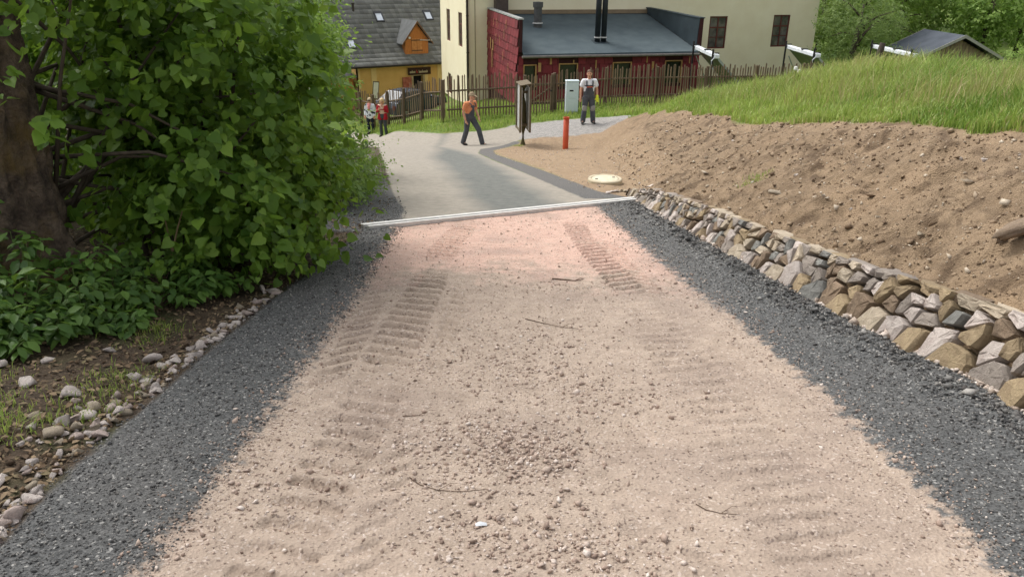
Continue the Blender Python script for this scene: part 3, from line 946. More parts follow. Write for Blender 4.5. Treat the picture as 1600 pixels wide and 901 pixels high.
zb = gz(.31, 25.4)
bd = thing('notice_board', 'weathered wooden notice board on a thick post seen edge on', 'notice board', (.31, 25.4, zb - .05), rad(8))
wood_g = mat('weathered_wood', lin(120, 108, 88), lin(88, 78, 62), 7, .85, .4, stretch=(3, 3, .5))
moss_w = mat('mossy_post', lin(104, 96, 66), lin(74, 72, 46), 5, .9, .4, stretch=(3, 3, .6))
grey_p = mat('grey_board', lin(188, 188, 184), lin(162, 162, 158), 4, .7, .05)
MB().tube([(0, 0, 0), (.005, 0, .7), (-.005, 0, 1.4), (0, 0, 2.0)], [.105, .10, .095, .09], 12).build('post', moss_w, bd)
for s_ in (-1, 1):
    MB().box(-.018, .018, -.45, .45, .62, 1.98).build('panel', grey_p, bd, loc=(s_ * .125, 0, 0), bevel=.004)
    for yy in (-.42, .42):
        MB().box(-.03, .03, -.04, .04, .55, 2.02).build('batten', wood_g, bd, loc=(s_ * .16, yy, 0), bevel=.004)
    MB().box(-.026, .026, -.47, .47, 0, .07).build('ledge', wood_g, bd, loc=(s_ * .155, 0, .56), bevel=.004)
MB().box(-.19, .19, -.47, .47, 0, .022).build('cap', wood_g, bd, loc=(0, 0, 2.06), rot=(0, -.17, 0), bevel=.004)
for zz in (.75, 1.8):
    MB().box(-.13, .13, -.035, .035, -.04, .04).build('cross_rail', wood_g, bd, loc=(0, -.12, zz))

zb = gz(2.28, 30.9)
cab = thing('utility_cabinet', 'tall light grey electric utility cabinet in the grass by the fence', 'cabinet', (2.28, 30.9, zb - .05), rad(3))
cabm = mat('cabinet_plastic', lin(212, 222, 228), lin(200, 212, 218), 3, .5, .03)
MB().box(-.25, .25, -.14, .14, 0, .12).build('plinth', mat('cabinet_plinth', lin(150, 156, 160), None, 4, .7), cab, bevel=.005)
MB().box(-.25, .25, -.14, .14, .12, 1.28).build('housing', cabm, cab, bevel=.01)
MB().box(-.27, .27, -.165, .165, 0, .055).build('lid', cabm, cab, loc=(0, 0, 1.28), bevel=.02)
MB().box(-.232, .232, -.012, .0, .14, .63).build('lower_door', cabm, cab, loc=(0, -.14, 0), bevel=.006)
MB().box(-.232, .232, -.012, .0, .65, 1.26).build('upper_door', cabm, cab, loc=(0, -.14, 0), bevel=.006)
MB().box(-.09, .06, -.008, 0, 0, .055).build('lock_plate', mat('black_plastic', lin(36, 40, 44), None, 5, .5), cab, loc=(-.02, -.153, .92), bevel=.003)

# ---------------------------------------------------------------- twigs and a scrap on the road
twm = mat('twig_bark', lin(118, 98, 82), lin(92, 76, 64), 20, .9, .3)
def twig(pts, r, label):
    r = r * .6
    x0, y0 = pts[0]
    t = thing('twig', label, 'twig', (x0, y0, gz(x0, y0)))
    P = [(x - x0, y - y0, gz(x, y) - gz(x0, y0) + r * 1.1) for x, y in pts]
    n_ = len(P)
    MB().tube(P, [r * (1 - .6 * i / (n_ - 1)) for i in range(n_)], 6).build('stem', twm, t, smooth=True)
    m_ = P[n_ // 2]
    MB().tube([m_, (m_[0] + .05, m_[1] + .03, m_[2] + .012), (m_[0] + .09, m_[1] + .035, m_[2] + .008)], [r * .55, r * .4, r * .2], 5).build('side_shoot', twm, t, smooth=True)
twig([(-.43, 2.72), (-.38, 2.66), (-.3, 2.62), (-.2, 2.6), (-.1, 2.61)], .0045, 'curved dry twig beside the heap of coarse gravel on the road')
twig([(.75, 2.52), (.78, 2.47), (.83, 2.44), (.9, 2.43)], .004, 'thin bent twig on the smooth bare gravel far from the stones')
twig([(.1, 5.1), (.22, 5.0), (.36, 4.93), (.48, 4.9)], .006, 'long straight twig lying across the middle of the gravel road')
twig([(.36, 6.4), (.45, 6.36), (.56, 6.34), (.64, 6.4)], .012, 'dark forked twig with dry leaves where the gravel turns salmon pink')
twig([(-.55, 3.35), (-.47, 3.36), (-.36, 3.36)], .004, 'short straight twig inside the left tyre track')
sc_ = place('paper_scrap', npmesh('paper_scrap', [(-.02, -.008, 0), (0, -.012, .006), (.025, -.004, .001), (.022, .008, .004), (-.004, .011, .008), (-.022, .006, .002), (0, 0, .012)],
            [(0, 1, 6), (1, 2, 6), (2, 3, 6), (3, 4, 6), (4, 5, 6), (5, 0, 6)], mat('white_scrap', lin(216, 220, 224), None, 20, .5)), None, (-.11, 2.35, gz(-.11, 2.35) + .004))
tag(sc_, 'tiny white scrap of litter lying on the gravel road', 'litter')
# ---------------------------------------------------------------- buildings
def wall_open(u0, u1, z0, z1, ops, y=0.0, depth=.16):
    """wall sheet in XZ at y with rectangular openings and their reveals"""
    us = sorted({u0, u1, *[o[0] for o in ops], *[o[1] for o in ops]})
    zs = sorted({z0, z1, *[o[2] for o in ops], *[o[3] for o in ops]})
    mb = MB()
    for a, b in zip(us, us[1:]):
        for c, d in zip(zs, zs[1:]):
            m = ((a + b) / 2, (c + d) / 2)
            if any(o[0] < m[0] < o[1] and o[2] < m[1] < o[3] for o in ops): continue
            mb.add([(a, y, c), (b, y, c), (b, y, d), (a, y, d)], [(0, 1, 2, 3)])
    for a, b, c, d in ops:
        e = y + depth
        mb.add([(a, y, c), (a, e, c), (a, e, d), (a, y, d)], [(0, 1, 2, 3)])
        mb.add([(b, y, c), (b, y, d), (b, e, d), (b, e, c)], [(0, 1, 2, 3)])
        mb.add([(a, y, c), (b, y, c), (b, e, c), (a, e, c)], [(0, 1, 2, 3)])
        mb.add([(a, y, d), (a, e, d), (b, e, d), (b, y, d)], [(0, 1, 2, 3)])
    return mb

def glass_mat():
    t = NT('window_glass')
    n = t.noise(2.5, 3, .5, t.coord('Object'))
    t.base(t.mix(t.ramp(n, .35, .65), lin(70, 68, 66), lin(112, 106, 100)))
    t.bsdf.inputs['Roughness'].default_value = .12
    t.bsdf.inputs['Specular IOR Level'].default_value = .6
    return t.mat
GLASS = glass_mat()
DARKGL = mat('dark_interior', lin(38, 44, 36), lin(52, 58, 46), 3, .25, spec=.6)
BROWN = mat('red_brown_paint', lin(104, 54, 46), lin(84, 42, 36), 10, .6, .1)

def casement(parent, a, b, c, d, y, fm, gm, cols=2, rows=(.34, .33, .33), M=None):
    """casement window: frame is the part, panes are its sub-parts"""
    mb = MB(); w = .075
    mb.box(a, a + w, y, y + .07, c, d); mb.box(b - w, b, y, y + .07, c, d)
    mb.box(a + w, b - w, y, y + .07, c, c + w); mb.box(a + w, b - w, y, y + .07, d - w, d)
    iw = (b - a - 2 * w) / cols; ih = d - c - 2 * w
    for k in range(1, cols): mb.box(a + w + k * iw - .035, a + w + k * iw + .035, y + .004, y + .066, c + w, d - w)
    zc_ = [c + w]
    for r in rows: zc_.append(zc_[-1] + r * ih)
    for i, z in enumerate(zc_[1:-1]):
        th = .035 if i == len(rows) - 2 else .02
        mb.box(a + w, b - w, y + .008, y + .062, z - th, z + th)
    f = mb.build('window', fm, parent)
    if M is not None: f.matrix_local = M
    for k in range(cols):
        for i in range(len(rows)):
            MB().box(a + w + k * iw, a + w + (k + 1) * iw, y + .03, y + .036, zc_[i], zc_[i + 1]).build('pane', gm, f)
    return f

# --- cream house
CZ0 = -5.6
cream = mat('cream_render', lin(238, 229, 200), lin(229, 218, 186), 0.9, .9, .12, .008)
cream_l = cream
ch = thing('cream_house', 'large cream rendered house with red brown casement windows behind the red shed', 'house', (-2.5, 41.5, CZ0), rad(15))
Zc = lambda z: z - CZ0
LEN = 20.6
w1 = (13.79, 14.88, Zc(-2.62), Zc(-.90)); w2 = (17.78, 18.84, Zc(-2.58), Zc(-.85)); w3 = (10.0, 11.05, Zc(1.2), Zc(2.9))
wall_open(0, LEN, 0, Zc(4.2), [w1, w2]).build('front_wall', cream, ch)
MS = Matrix.Rotation(rad(90), 4, 'Z') @ Matrix.Scale(-1, 4, (1, 0, 0))
side_ops = [(-2.05, -1.02, Zc(-2.45), Zc(-.72)), (-5.55, -4.5, Zc(-2.45), Zc(-.72)), (-5.5, -4.55, Zc(-5.4), Zc(-4.25))]
MSIDE = Matrix.Rotation(rad(-90), 4, 'Z')
sw = wall_open(-7.6, 0, 0, Zc(4.2), side_ops).build('side_wall', cream_l, ch); sw.matrix_local = MSIDE
for o in side_ops: casement(ch, *o, .05, BROWN, GLASS, M=MSIDE)
for o in (w1, w2): casement(ch, *o, .04, BROWN, GLASS)
MB().add([(LEN, 0, 0), (LEN, 7.6, 0), (LEN, 7.6, Zc(4.2)), (LEN, 0, Zc(4.2)), (0, 7.6, 0), (0, 7.6, Zc(4.2))], [(0, 1, 2, 3), (1, 4, 5, 2)]).build('rear_wall', cream, ch)
MB().prism([(-.5, Zc(4.0)), (LEN / 2, Zc(4.1)), (LEN + .5, Zc(4.0)), (LEN + .5, Zc(4.2)), (-.5, Zc(4.2))], -.6, 8.2).build('eave_board', BROWN, ch)
MB().add([(-.6, -.7, Zc(4.2)), (LEN + .6, -.7, Zc(4.2)), (LEN + .6, 3.8, Zc(7.4)), (-.6, 3.8, Zc(7.4)), (-.6, 8.3, Zc(4.2)), (LEN + .6, 8.3, Zc(4.2))], [(0, 1, 2, 3), (3, 2, 5, 4), (0, 3, 4), (1, 5, 2)]).build('roof', mat('house_roof', lin(96, 92, 90), None, 5, .8, .3), ch)
dkm = mat('dark_downpipe', lin(62, 54, 48), lin(48, 42, 38), 6, .5)
MB().tube([(.06, -.07, 0), (.06, -.07, Zc(4.0))], .055, 10).build('downpipe', dkm, ch)
MB().tube([(.47, -.02, .6), (.47, -.02, Zc(2.0))], .016, 6).build('cable', mat('grey_cable', lin(150, 140, 112), None, 6, .7), ch)
for z in (1.2, 3.0, 4.8):
    MB().box(.0, .12, -.13, .0, -.03, .03).build('pipe_clip', dkm, ch, loc=(0, 0, z))
# wooden chimney box between the shed and the house
cx_ = thing('chimney_box', 'dark brown boxed chimney against the cream wall behind the shed parapet', 'chimney', (-2.5 + .966 * 1.77 + .259 * .32, 41.5 + .259 * 1.77 - .966 * .32, -2.0), rad(15))
MB().box(-.32, .32, -.25, .25, 0, 4.2).build('casing', mat('chimney_casing', lin(96, 84, 78), lin(78, 68, 62), 5, .85, .3), cx_)
MB().box(-.37, .37, -.3, .3, 4.2, 4.32).build('cap', dkm, cx_)

# --- red shed
SZ0 = -5.0
Zs = lambda z: z - SZ0
SW, SD = 9.0, 6.0
sh = thing('red_shed', 'lean-to shed clad in dark red shingles with a flat dark green grey roof', 'shed', (.15, 36.0, SZ0), rad(15))
redc = mat('red_board', lin(66, 30, 32), lin(54, 24, 26), 6, .75, .2)
red_sh = mat('red_shingle', lin(128, 46, 52), lin(102, 36, 42), 7, .65, .35, rnd=.25, stretch=(4, 4, 1))
felt = mat('roof_felt', lin(86, 98, 102), lin(70, 82, 88), 1.2, .85, .3, .01)
felt_d = mat('dark_sheet', lin(58, 70, 76), lin(46, 56, 62), 1.5, .6, .1)
batm = mat('raw_pine', lin(190, 152, 100), lin(166, 128, 82), 8, .75, .2)
sops = [(.31, .83, Zs(-3.55), Zs(-2.6)), (2.0, 2.83, Zs(-3.55), Zs(-2.58)), (4.64, 5.5, Zs(-3.55), Zs(-2.57)), (7.3, 8.1, Zs(-3.55), Zs(-2.54))]
wall_open(.0, SW, 0, Zs(-2.06), sops).build('front_wall', redc, sh)
ztf, ztb = Zs(-.62), Zs(-.46)
def quadprism(x0, x1, pts, nm, m_):
    n_ = len(pts)
    V = [(x0, y, z) for y, z in pts] + [(x1, y, z) for y, z in pts]
    F = [tuple(range(n_)), tuple(reversed(range(n_, 2 * n_)))] + [(i, (i + 1) % n_, n_ + (i + 1) % n_, n_ + i) for i in range(n_)]
    return MB().add(V, F).build(nm, m_, sh)
quadprism(.02, .17, [(.01, 0), (SD, 0), (SD, ztb), (-.12, ztf), (-.12, Zs(-2.0)), (.01, Zs(-2.1))], 'side_wall', redc)
quadprism(SW - .17, SW + .02, [(.01, 0), (SD, 0), (SD, ztb), (-.12, ztf), (-.12, Zs(-2.0)), (.01, Zs(-2.1))], 'side_wall', redc)
quadprism(SW - .20, SW - .172, [(.0, Zs(-1.99)), (SD - .02, Zs(-.7)), (SD - .02, ztb), (-.12, ztf)], 'parapet_lining', felt_d)
quadprism(.172, .20, [(.0, Zs(-1.99)), (SD - .02, Zs(-.7)), (SD - .02, ztb), (-.12, ztf)], 'parapet_lining', felt_d)
coping = mat('zinc_coping', lin(176, 178, 176), lin(150, 152, 150), 5, .5, .05, metal=.2)
for k in range(3):
    f0, f1 = k / 3 + .004, (k + 1) / 3 - .004
    quadprism(-.03, .23, [(-.16 + 6.16 * f0, ztf + (ztb - ztf) * f0 + .004), (-.16 + 6.16 * f1, ztf + (ztb - ztf) * f1 + .004), (-.16 + 6.16 * f1, ztf + (ztb - ztf) * f1 + .06), (-.16 + 6.16 * f0, ztf + (ztb - ztf) * f0 + .06)], 'coping', coping)
quadprism(SW - .23, SW + .06, [(-.16, ztf + .004), (SD, ztb + .004), (SD, ztb + .05), (-.16, ztf + .05)], 'coping', felt_d)
MB().add([(.2, -.32, Zs(-2.07)), (SW - .2, -.32, Zs(-2.07)), (SW - .2, SD, Zs(-.72)), (.2, SD, Zs(-.72)), (.2, -.32, Zs(-2.15)), (SW - .2, -.32, Zs(-2.15)), (SW - .2, SD, Zs(-.8)), (.2, SD, Zs(-.8))],
         [(0, 1, 2, 3), (4, 7, 6, 5), (0, 4, 5, 1), (1, 5, 6, 2), (2, 6, 7, 3), (3, 7, 4, 0)]).build('roof', felt, sh)
MB().box(.2, SW - .2, SD - .12, SD - .02, Zs(-.72), Zs(-.52)).build('flashing', mat('brown_flashing', lin(140, 122, 98), None, 4, .7), sh)
MB().tube([(.1, -.4, Zs(-2.18)), (SW - .1, -.4, Zs(-2.2))], .06, 10).build('gutter', mat('grey_gutter', lin(124, 118, 112), lin(100, 96, 92), 6, .5), sh)
for k in range(10):
    MB().box(-.045, .045, -.3, .0, -.1, .0).build('rafter_tail', wood_g, sh, loc=(.5 + k * .89, -.01, Zs(-2.16)))
for a, b, c, d in sops:
    f = MB()
    f.box(a - .05, a, -.055, .03, c, d + .05); f.box(b, b + .05, -.055, .03, c, d + .05); f.box(a, b, -.055, .03, d, d + .05)
    wn_ = f.build('window', batm, sh)
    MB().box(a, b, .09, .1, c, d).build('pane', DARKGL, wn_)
# shingles, one by one
SHW, SHH = .46, .375
me_s = MB().box(-.225, .225, -.03, 0, -.372, 0).mesh('shingle', red_sh, bevel=.006)
rs_ = random.Random(5)
def hits(a, b, c, d, ops): return any(a < o[1] + .04 and b > o[0] - .04 and c < o[3] + .04 and d > o[2] - .03 for o in ops)
for r in range(6):
    zt = Zs(-2.2) - r * SHH
    x = .04 - (SHW / 2 if r % 2 else 0)
    while x < SW - .1:
        a, b = max(x, .0), min(x + SHW - .012, SW)
        if b - a > .08 and zt > .5:
            if not hits(a, b, zt - .37, zt, sops):
                place('shingle', me_s, sh, ((a + b) / 2, -.004, zt), (-.10 + rs_.uniform(-.02, .02), 0, rs_.uniform(-.006, .006)), ((b - a) / .45, 1, 1))
            else:
                # cut to what is left beside the opening
                for o in sops:
                    if hits(a, b, zt - .37, zt, [o]):
                        for aa, bb in ((a, min(b, o[0] - .06)), (max(a, o[1] + .06), b)):
                            if bb - aa > .06: place('shingle', me_s, sh, ((aa + bb) / 2, -.004, zt), (-.10, 0, 0), ((bb - aa) / .45, 1, 1))
        x += SHW
for r in range(10):
    v = .0 - (SHW / 2 if r % 2 else 0)
    while v < SD - .05:
        a, b = max(v, -.12), min(v + SHW - .012, SD - .01)
        top = ztf + (ztb - ztf) * max(0, (a + b) / 2) / SD - .03
        zt = top - r * SHH
        if b - a > .1 and zt > .9 and not (a < 0 and zt < Zs(-1.9)):
            place('shingle', me_s, sh, (.018, (a + b) / 2, zt), (-.10 + rs_.uniform(-.02, .02), 0, rad(-90)), ((b - a) / .45, 1, 1))
        v += SHW
# pale battens and slots that show through the cladding
for v, z, h_, w_ in [(5.05, -2.05, .55, .16), (4.55, -2.1, .5, .16), (4.75, -2.75, .9, .12), (5.4, -1.2, .35, .03), (4.4, -1.0, .32, .03), (3.7, -1.0, .4, .03), (1.9, -.95, .4, .04), (3.9, -1.7, .38, .035), (3.2, -1.75, .4, .035), (2.3, -1.4, .42, .035), (2.5, -2.4, .4, .035), (1.5, -2.85, .4, .035), (3.0, -3.3, .4, .03), (5.5, -2.2, .3, .03)]:
    MB().box(-.006, .0, -w_ / 2, w_ / 2, -h_ / 2, h_ / 2).build('batten', batm, sh, loc=(-.062, v, Zs(z)))
for u_, z, h_, w_ in [(1.02, -2.68, .4, .14), (1.55, -2.35, .42, .09), (3.75, -2.6, .38, .06), (6.3, -2.4, .36, .06), (6.62, -2.72, .38, .12), (2.65, -2.45, .14, .05), (4.1, -3.2, .3, .05), (8.5, -2.5, .3, .05)]:
    MB().box(-w_ / 2, w_ / 2, -.006, 0, -h_ / 2, h_ / 2).build('batten', batm, sh, loc=(u_, -.072, Zs(z)))
# roof vent and twin flue
def on_shed(u_, v_, z): 
    c, s = math.cos(rad(15)), math.sin(rad(15))
    return (.15 + u_ * c - v_ * s, 36 + u_ * s + v_ * c, z)
vt = thing('roof_vent', 'short grey capped vent pipe on the left of the shed roof', 'vent', on_shed(2.03, 3.77, -1.22), rad(15))
gpipe = mat('grey_pipe', lin(92, 92, 90), lin(74, 74, 74), 6, .6, .1)
MB().lathe([(.20, -.1), (.20, 1.0), (.17, 1.0)], 18).build('tube', gpipe, vt)
MB().lathe([(.25, .92), (.25, 1.17), (0, 1.19)], 18).build('cap', gpipe, vt)
MB().lathe([(.21, .16), (.25, .17), (.25, .21), (.21, .22)], 18).build('collar', galv, vt)
fl = thing('twin_flue', 'pair of tall black flue pipes rising from the middle of the shed roof', 'chimney', on_shed(4.42, 1.3, -1.75), rad(15))
blk = mat('black_flue', lin(44, 50, 54), lin(32, 36, 40), 4, .45, .05, metal=.2)
for s_ in (-.15, .17):
    MB().tube([(s_, 0, -.1), (s_, 0, 3.4)], .13, 16).build('flue', blk, fl, smooth=True)
    MB().tube([(s_, 0, .20), (s_, 0, .25)], .155, 16).build('clamp', galv, fl)
MB().box(-.36, .38, -.28, .28, -.12, .04).build('base_flashing', felt_d, fl, rot=(math.atan(.213), 0, 0))

# --- yellow house
YZ0 = -6.75
Zy = lambda z: z - YZ0
yh = thing('yellow_house', 'yellow ochre house with grey shingle roof, wooden dormer and three skylights', 'house', (-9.55, 48.3, YZ0), rad(30))
ochre = mat('ochre_render', lin(218, 178, 112), lin(204, 162, 96), 1.5, .9, .1)
ochre_l = mat('pale_ochre_trim', lin(226, 198, 140), lin(214, 184, 124), 2, .9, .1)
HL = 11.0
door = (3.62, 4.28, Zy(-6.7), Zy(-4.92))
wall_open(0, HL, 0, Zy(-3.9), [door], depth=.3).build('front_wall', ochre, yh)
MB().add([(0, 0, 0), (0, 9, 0), (0, 9, Zy(-3.8)), (0, 4.9, Zy(.1)), (0, .5, Zy(-3.8)), (HL, 0, 0), (HL, 9, 0), (HL, 9, Zy(-3.8)), (HL, 4.9, Zy(.1)), (HL, .5, Zy(-3.8))], [(0, 1, 2, 3, 4), (5, 9, 8, 7, 6), (1, 6, 7, 2)]).build('gable_wall', ochre, yh)
for a, b in ((.0, .12), (.84, 1.18), (4.36, 4.62), (5.3, 5.6)):
    MB().box(a, b, -.035, 0, 0, Zy(-4.32)).build('pilaster', ochre_l, yh)
MB().box(0, HL, -.06, 0, Zy(-4.32), Zy(-4.1)).build('frieze', ochre_l, yh)
df = MB(); a, b, c, d = door
df.box(a - .13, a, -.05, .05, c, d + .14); df.box(b, b + .13, -.05, .05, c, d + .14); df.box(a, b, -.05, .05, d, d + .14)
dfo = df.build('door_frame', mat('grey_frame', lin(176, 158, 124), None, 6, .7), yh)
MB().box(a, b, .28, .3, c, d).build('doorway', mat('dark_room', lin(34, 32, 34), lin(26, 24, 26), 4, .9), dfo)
MB().box(2.86, 3.46, -.1, -.06, Zy(-6.2), Zy(-4.97)).build('open_shutter', mat('red_shutter', lin(140, 66, 54), lin(176, 112, 92), 5, .7, .2), yh)
# sign with its small pale lettering and red ampersand
sg = MB().box(3.25, 4.8, -.12, -.07, Zy(-4.86), Zy(-4.42)).build('sign_board', mat('dark_sign', lin(64, 40, 30), lin(52, 32, 24), 6, .7), yh)
let = MB(); rgl = random.Random(3)
xk = 3.36
for word, m_ in (((.10, .10, .18, .10, .10), 0), ((.2,), 1), ((.18, .10, .10, .18, .10, .10, .10, .16), 0)):
    for h_ in word:
        w_ = .055 if m_ == 0 else .09
        z = Zy(-4.74)
        if m_ == 0:
            let.box(xk, xk + .018, -.128, -.121, z, z + h_); let.box(xk + .02, xk + w_, -.128, -.121, z, z + .025); let.box(xk + .02, xk + w_, -.128, -.121, z + .075, z + .1); let.box(xk + w_ - .016, xk + w_, -.128, -.121, z + .026, z + .074)
        else:
            let.box(xk, xk + .03, -.128, -.121, z, z + h_, 1); let.box(xk + .04, xk + w_, -.128, -.121, z, z + .09, 1)
        xk += w_ + .022
    xk += .06
let.build('lettering', [mat('cream_letter', lin(226, 212, 180), None, 9, .6), mat('red_letter', lin(176, 60, 48), None, 9, .6)], sg)
# roof: flared eave, steep main slope, ridge, rear slope
def roof_z(v): return Zy(-4.1) + .45 * (v + .5) if v < .5 else Zy(-3.65) + .9 * (v - .5)
x0, x1 = -1.15, HL + .3
MB().add([(x0, -.5, roof_z(-.5) - .03), (x1, -.5, roof_z(-.5) - .03), (x1, .5, roof_z(.5) - .03), (x0, .5, roof_z(.5) - .03), (x1, 4.9, roof_z(4.9) - .03), (x0, 4.9, roof_z(4.9) - .03), (x1, 9.6, roof_z(.6)), (x0, 9.6, roof_z(.6))],
         [(0, 1, 2, 3), (3, 2, 4, 5), (5, 4, 6, 7)]).build('roof_deck', mat('roof_underlay', lin(70, 66, 62), None, 5, .9), yh)
shg = mat('grey_shingle', lin(102, 104, 104), lin(80, 82, 82), 1.8, .85, .4, stretch=(1, 1, 1))
rows_v, rv = [], -.52
while rv < 4.85:
    rows_v.append(rv); rv += .41 * (.91 if rv < .4 else .743)
rr = random.Random(8)
V, F, T = [], [], []
for i, v in enumerate(rows_v):
    sl_ = .45 if v < .45 else .9
    cl = 1 / math.hypot(1, sl_)
    v2 = v + .46 * cl
    x = x0 + (rr.random() * .2 if i % 2 else 0)
    while x < x1:
        w_ = rr.uniform(.2, .34)
        a_, b_ = x, min(x + w_ - .006, x1)
        j = rr.uniform(-.01, .01)
        z1_ = roof_z(v) + .040 + j; z2_ = roof_z(v2) + .008
        k = len(V)
        dv = rr.uniform(-.012, .012)
        V += [(a_, v + dv, z1_), (b_, v + dv, z1_), (b_, v2, z2_), (a_, v2, z2_), (a_, v + dv, z1_ - .035), (b_, v + dv, z1_ - .035)]
        F += [(k, k + 1, k + 2, k + 3), (k, k + 4, k + 5, k + 1)]
        T += [rr.random()] * 6
        x += w_
tsh = NT('roof_shingle')
nn = tsh.noise(3, 5, .6, tsh.coord('Object'))
cc = tsh.mix(tsh.attr('tint'), lin(84, 86, 86), lin(118, 120, 118))
tsh.base(tsh.mix(tsh.ramp(nn, .3, .7, 0, .5), cc, lin(92, 92, 86)))
tsh.bsdf.inputs['Roughness'].default_value = .85
tag(place('shingles', npmesh('shingles', V, F, tsh.mat, {'tint': T}), yh), kind='stuff')
MB().box(x0, x1, -.56, -.5, roof_z(-.5) - .14, roof_z(-.5) - .02).build('eave_board', mat('eave_dark', lin(66, 56, 48), None, 6, .8), yh)
MB().tube([(x0, -.6, roof_z(-.5) - .05), (x1, -.6, roof_z(-.5) - .05)], .055, 8).build('gutter', mat('dark_gutter', lin(54, 50, 48), None, 6, .5), yh)
sky_gl = mat('skylight_glass', lin(206, 214, 226), lin(190, 200, 214), 2, .12, spec=.9)
fr_d = mat('skylight_frame', lin(64, 66, 70), lin(52, 54, 58), 5, .5, metal=.2)
for u_, v_ in ((2.6, 2.8), (6.03, 2.82), (.1, 1.22)):
    M = Matrix.Translation((u_, v_, roof_z(v_) + .06)) @ Matrix.Rotation(math.atan(.9), 4, 'X')
    f = MB(); f.box(-.27, -.2, -.42, .42, -.06, .05); f.box(.2, .27, -.42, .42, -.06, .05); f.box(-.2, .2, -.42, -.34, -.06, .05); f.box(-.2, .2, .26, .42, -.06, .06)
    fo = f.build('skylight', fr_d, yh); fo.matrix_local = M
    MB().box(-.2, .2, -.34, .26, .02, .03).build('pane', sky_gl, fo)
v_ = 3.25
MB().tube([(1.07, v_, roof_z(v_) - .1), (1.07, v_, roof_z(v_) + .42)], .07, 10).tube([(1.07, v_, roof_z(v_) + .42), (1.07, v_, roof_z(v_) + .5)], .11, 10).build('roof_vent', dkm, yh)
# dormer
dw = mat('pine_boards', lin(186, 122, 66), lin(160, 98, 48), 5, .75, .3, stretch=(6, 1, .7))
dv0, du, hw = .42, 4.12, .78
dz0, dze, dza = roof_z(.42) - .1, Zy(-2.75), Zy(-1.72)
dm = MB().prism([(du - hw, dz0), (du + hw, dz0), (du + hw, dze), (du, dza - .1), (du - hw, dze)], dv0, dv0 + 2.9).build('dormer', dw, yh)
for k in range(9):
    xk = du - hw + .09 + k * (2 * hw - .18) / 8
    top = dze + (dza - dze) * (1 - abs(xk - du) / hw) - .14
    MB().box(xk - .088, xk + .086, dv0 - .022, dv0 - .001, dz0, top).build('board', dw, dm)
for s_ in (-1, 1):
    P = []
    for y_, dy in ((dv0 - .22, 0), (dv0 + 3.0, 0)):
        P += [(du, y_, dza + .07), (du + s_ * (hw + .26), y_, dze - .24), (du + s_ * (hw + .26), y_, dze - .30), (du, y_, dza + .0)]
    MB().add(P, [(0, 1, 2, 3), (4, 7, 6, 5), (0, 4, 5, 1), (1, 5, 6, 2), (2, 6, 7, 3), (3, 7, 4, 0)]).build('dormer_roof', shg, dm)
    MB().add([(du, dv0 - .25, dza + .075), (du + s_ * (hw + .27), dv0 - .25, dze - .24), (du + s_ * (hw + .27), dv0 - .25, dze - .36), (du, dv0 - .25, dza - .06),
              (du, dv0 - .222, dza + .075), (du + s_ * (hw + .27), dv0 - .222, dze - .24), (du + s_ * (hw + .27), dv0 - .222, dze - .36), (du, dv0 - .222, dza - .06)],
             [(0, 1, 2, 3), (4, 7, 6, 5), (0, 4, 5, 1), (1, 5, 6, 2), (2, 6, 7, 3)]).build('barge_board', mat('barge_brown', lin(112, 82, 58), None, 6, .8), dm)
    MB().box(du + s_ * .18 - .165, du + s_ * .18 + .165, dv0 - .06, dv0 - .024, dz0 + .22, dz0 + 1.08).build('shutter', mat('shutter_pine', lin(196, 138, 82), lin(166, 108, 58), 6, .75, .3), dm)
for zk in (.32, .94):
    MB().box(du - .38, du + .38, dv0 - .085, dv0 - .062, dz0 + zk, dz0 + zk + .07).build('shutter_strap', mat('barge_brown', lin(112, 82, 58)), dm)
MB().tube([(du + .2, dv0 - .1, dze - .05), (du + .95, dv0 - .25, dze - .08)], .022, 6).build('bracket_arm', mat('white_metal', lin(214, 214, 210), None, 5, .5), dm)
MB().tube([(du - .5, dv0 - .12, dze + .1), (du - .5, dv0 - .02, dze + .1)], .07, 10).build('lamp', mat('white_metal', lin(214, 214, 210)), dm)
# wooden lean-to at the end of the yellow house
lt = thing('wooden_porch', 'brown boarded wooden porch at the left end of the yellow house', 'porch', (-10.6, 47.7, YZ0), rad(30))
MB().box(-1.3, .9, 0, 2.2, 0, 2.0).build('frame', mat('porch_wood', lin(150, 92, 48), lin(120, 70, 36), 5, .8), lt)
for k in range(12):
    MB().box(-.085, .085, -.03, -.002, .05, 1.98).build('board', dw, lt, loc=(-1.2 + k * .18, 0, 0))
MB().box(-1.5, 1.0, -.3, 2.4, 2.0, 2.1).build('roof', shg, lt, rot=(.06, 0, 0))
# leaning notice by the yellow wall
nb = thing('menu_board', 'small white board in a dark frame leaning by the yellow wall', 'board', (-8.45, 47.6, YZ0 + .75), rad(20))
MB().box(-.19, .19, -.02, .02, 0, 1.05).build('frame', dkm, nb, rot=(0, .1, 0)); MB().box(-.15, .15, -.028, -.021, .05, 1.0).build('sheet', mat('white_sheet', lin(226, 222, 206), None, 4, .7), nb, rot=(0, .1, 0))
MB().box(-.04, .04, -.0, .08, -.8, .1).build('stake', dkm, nb)
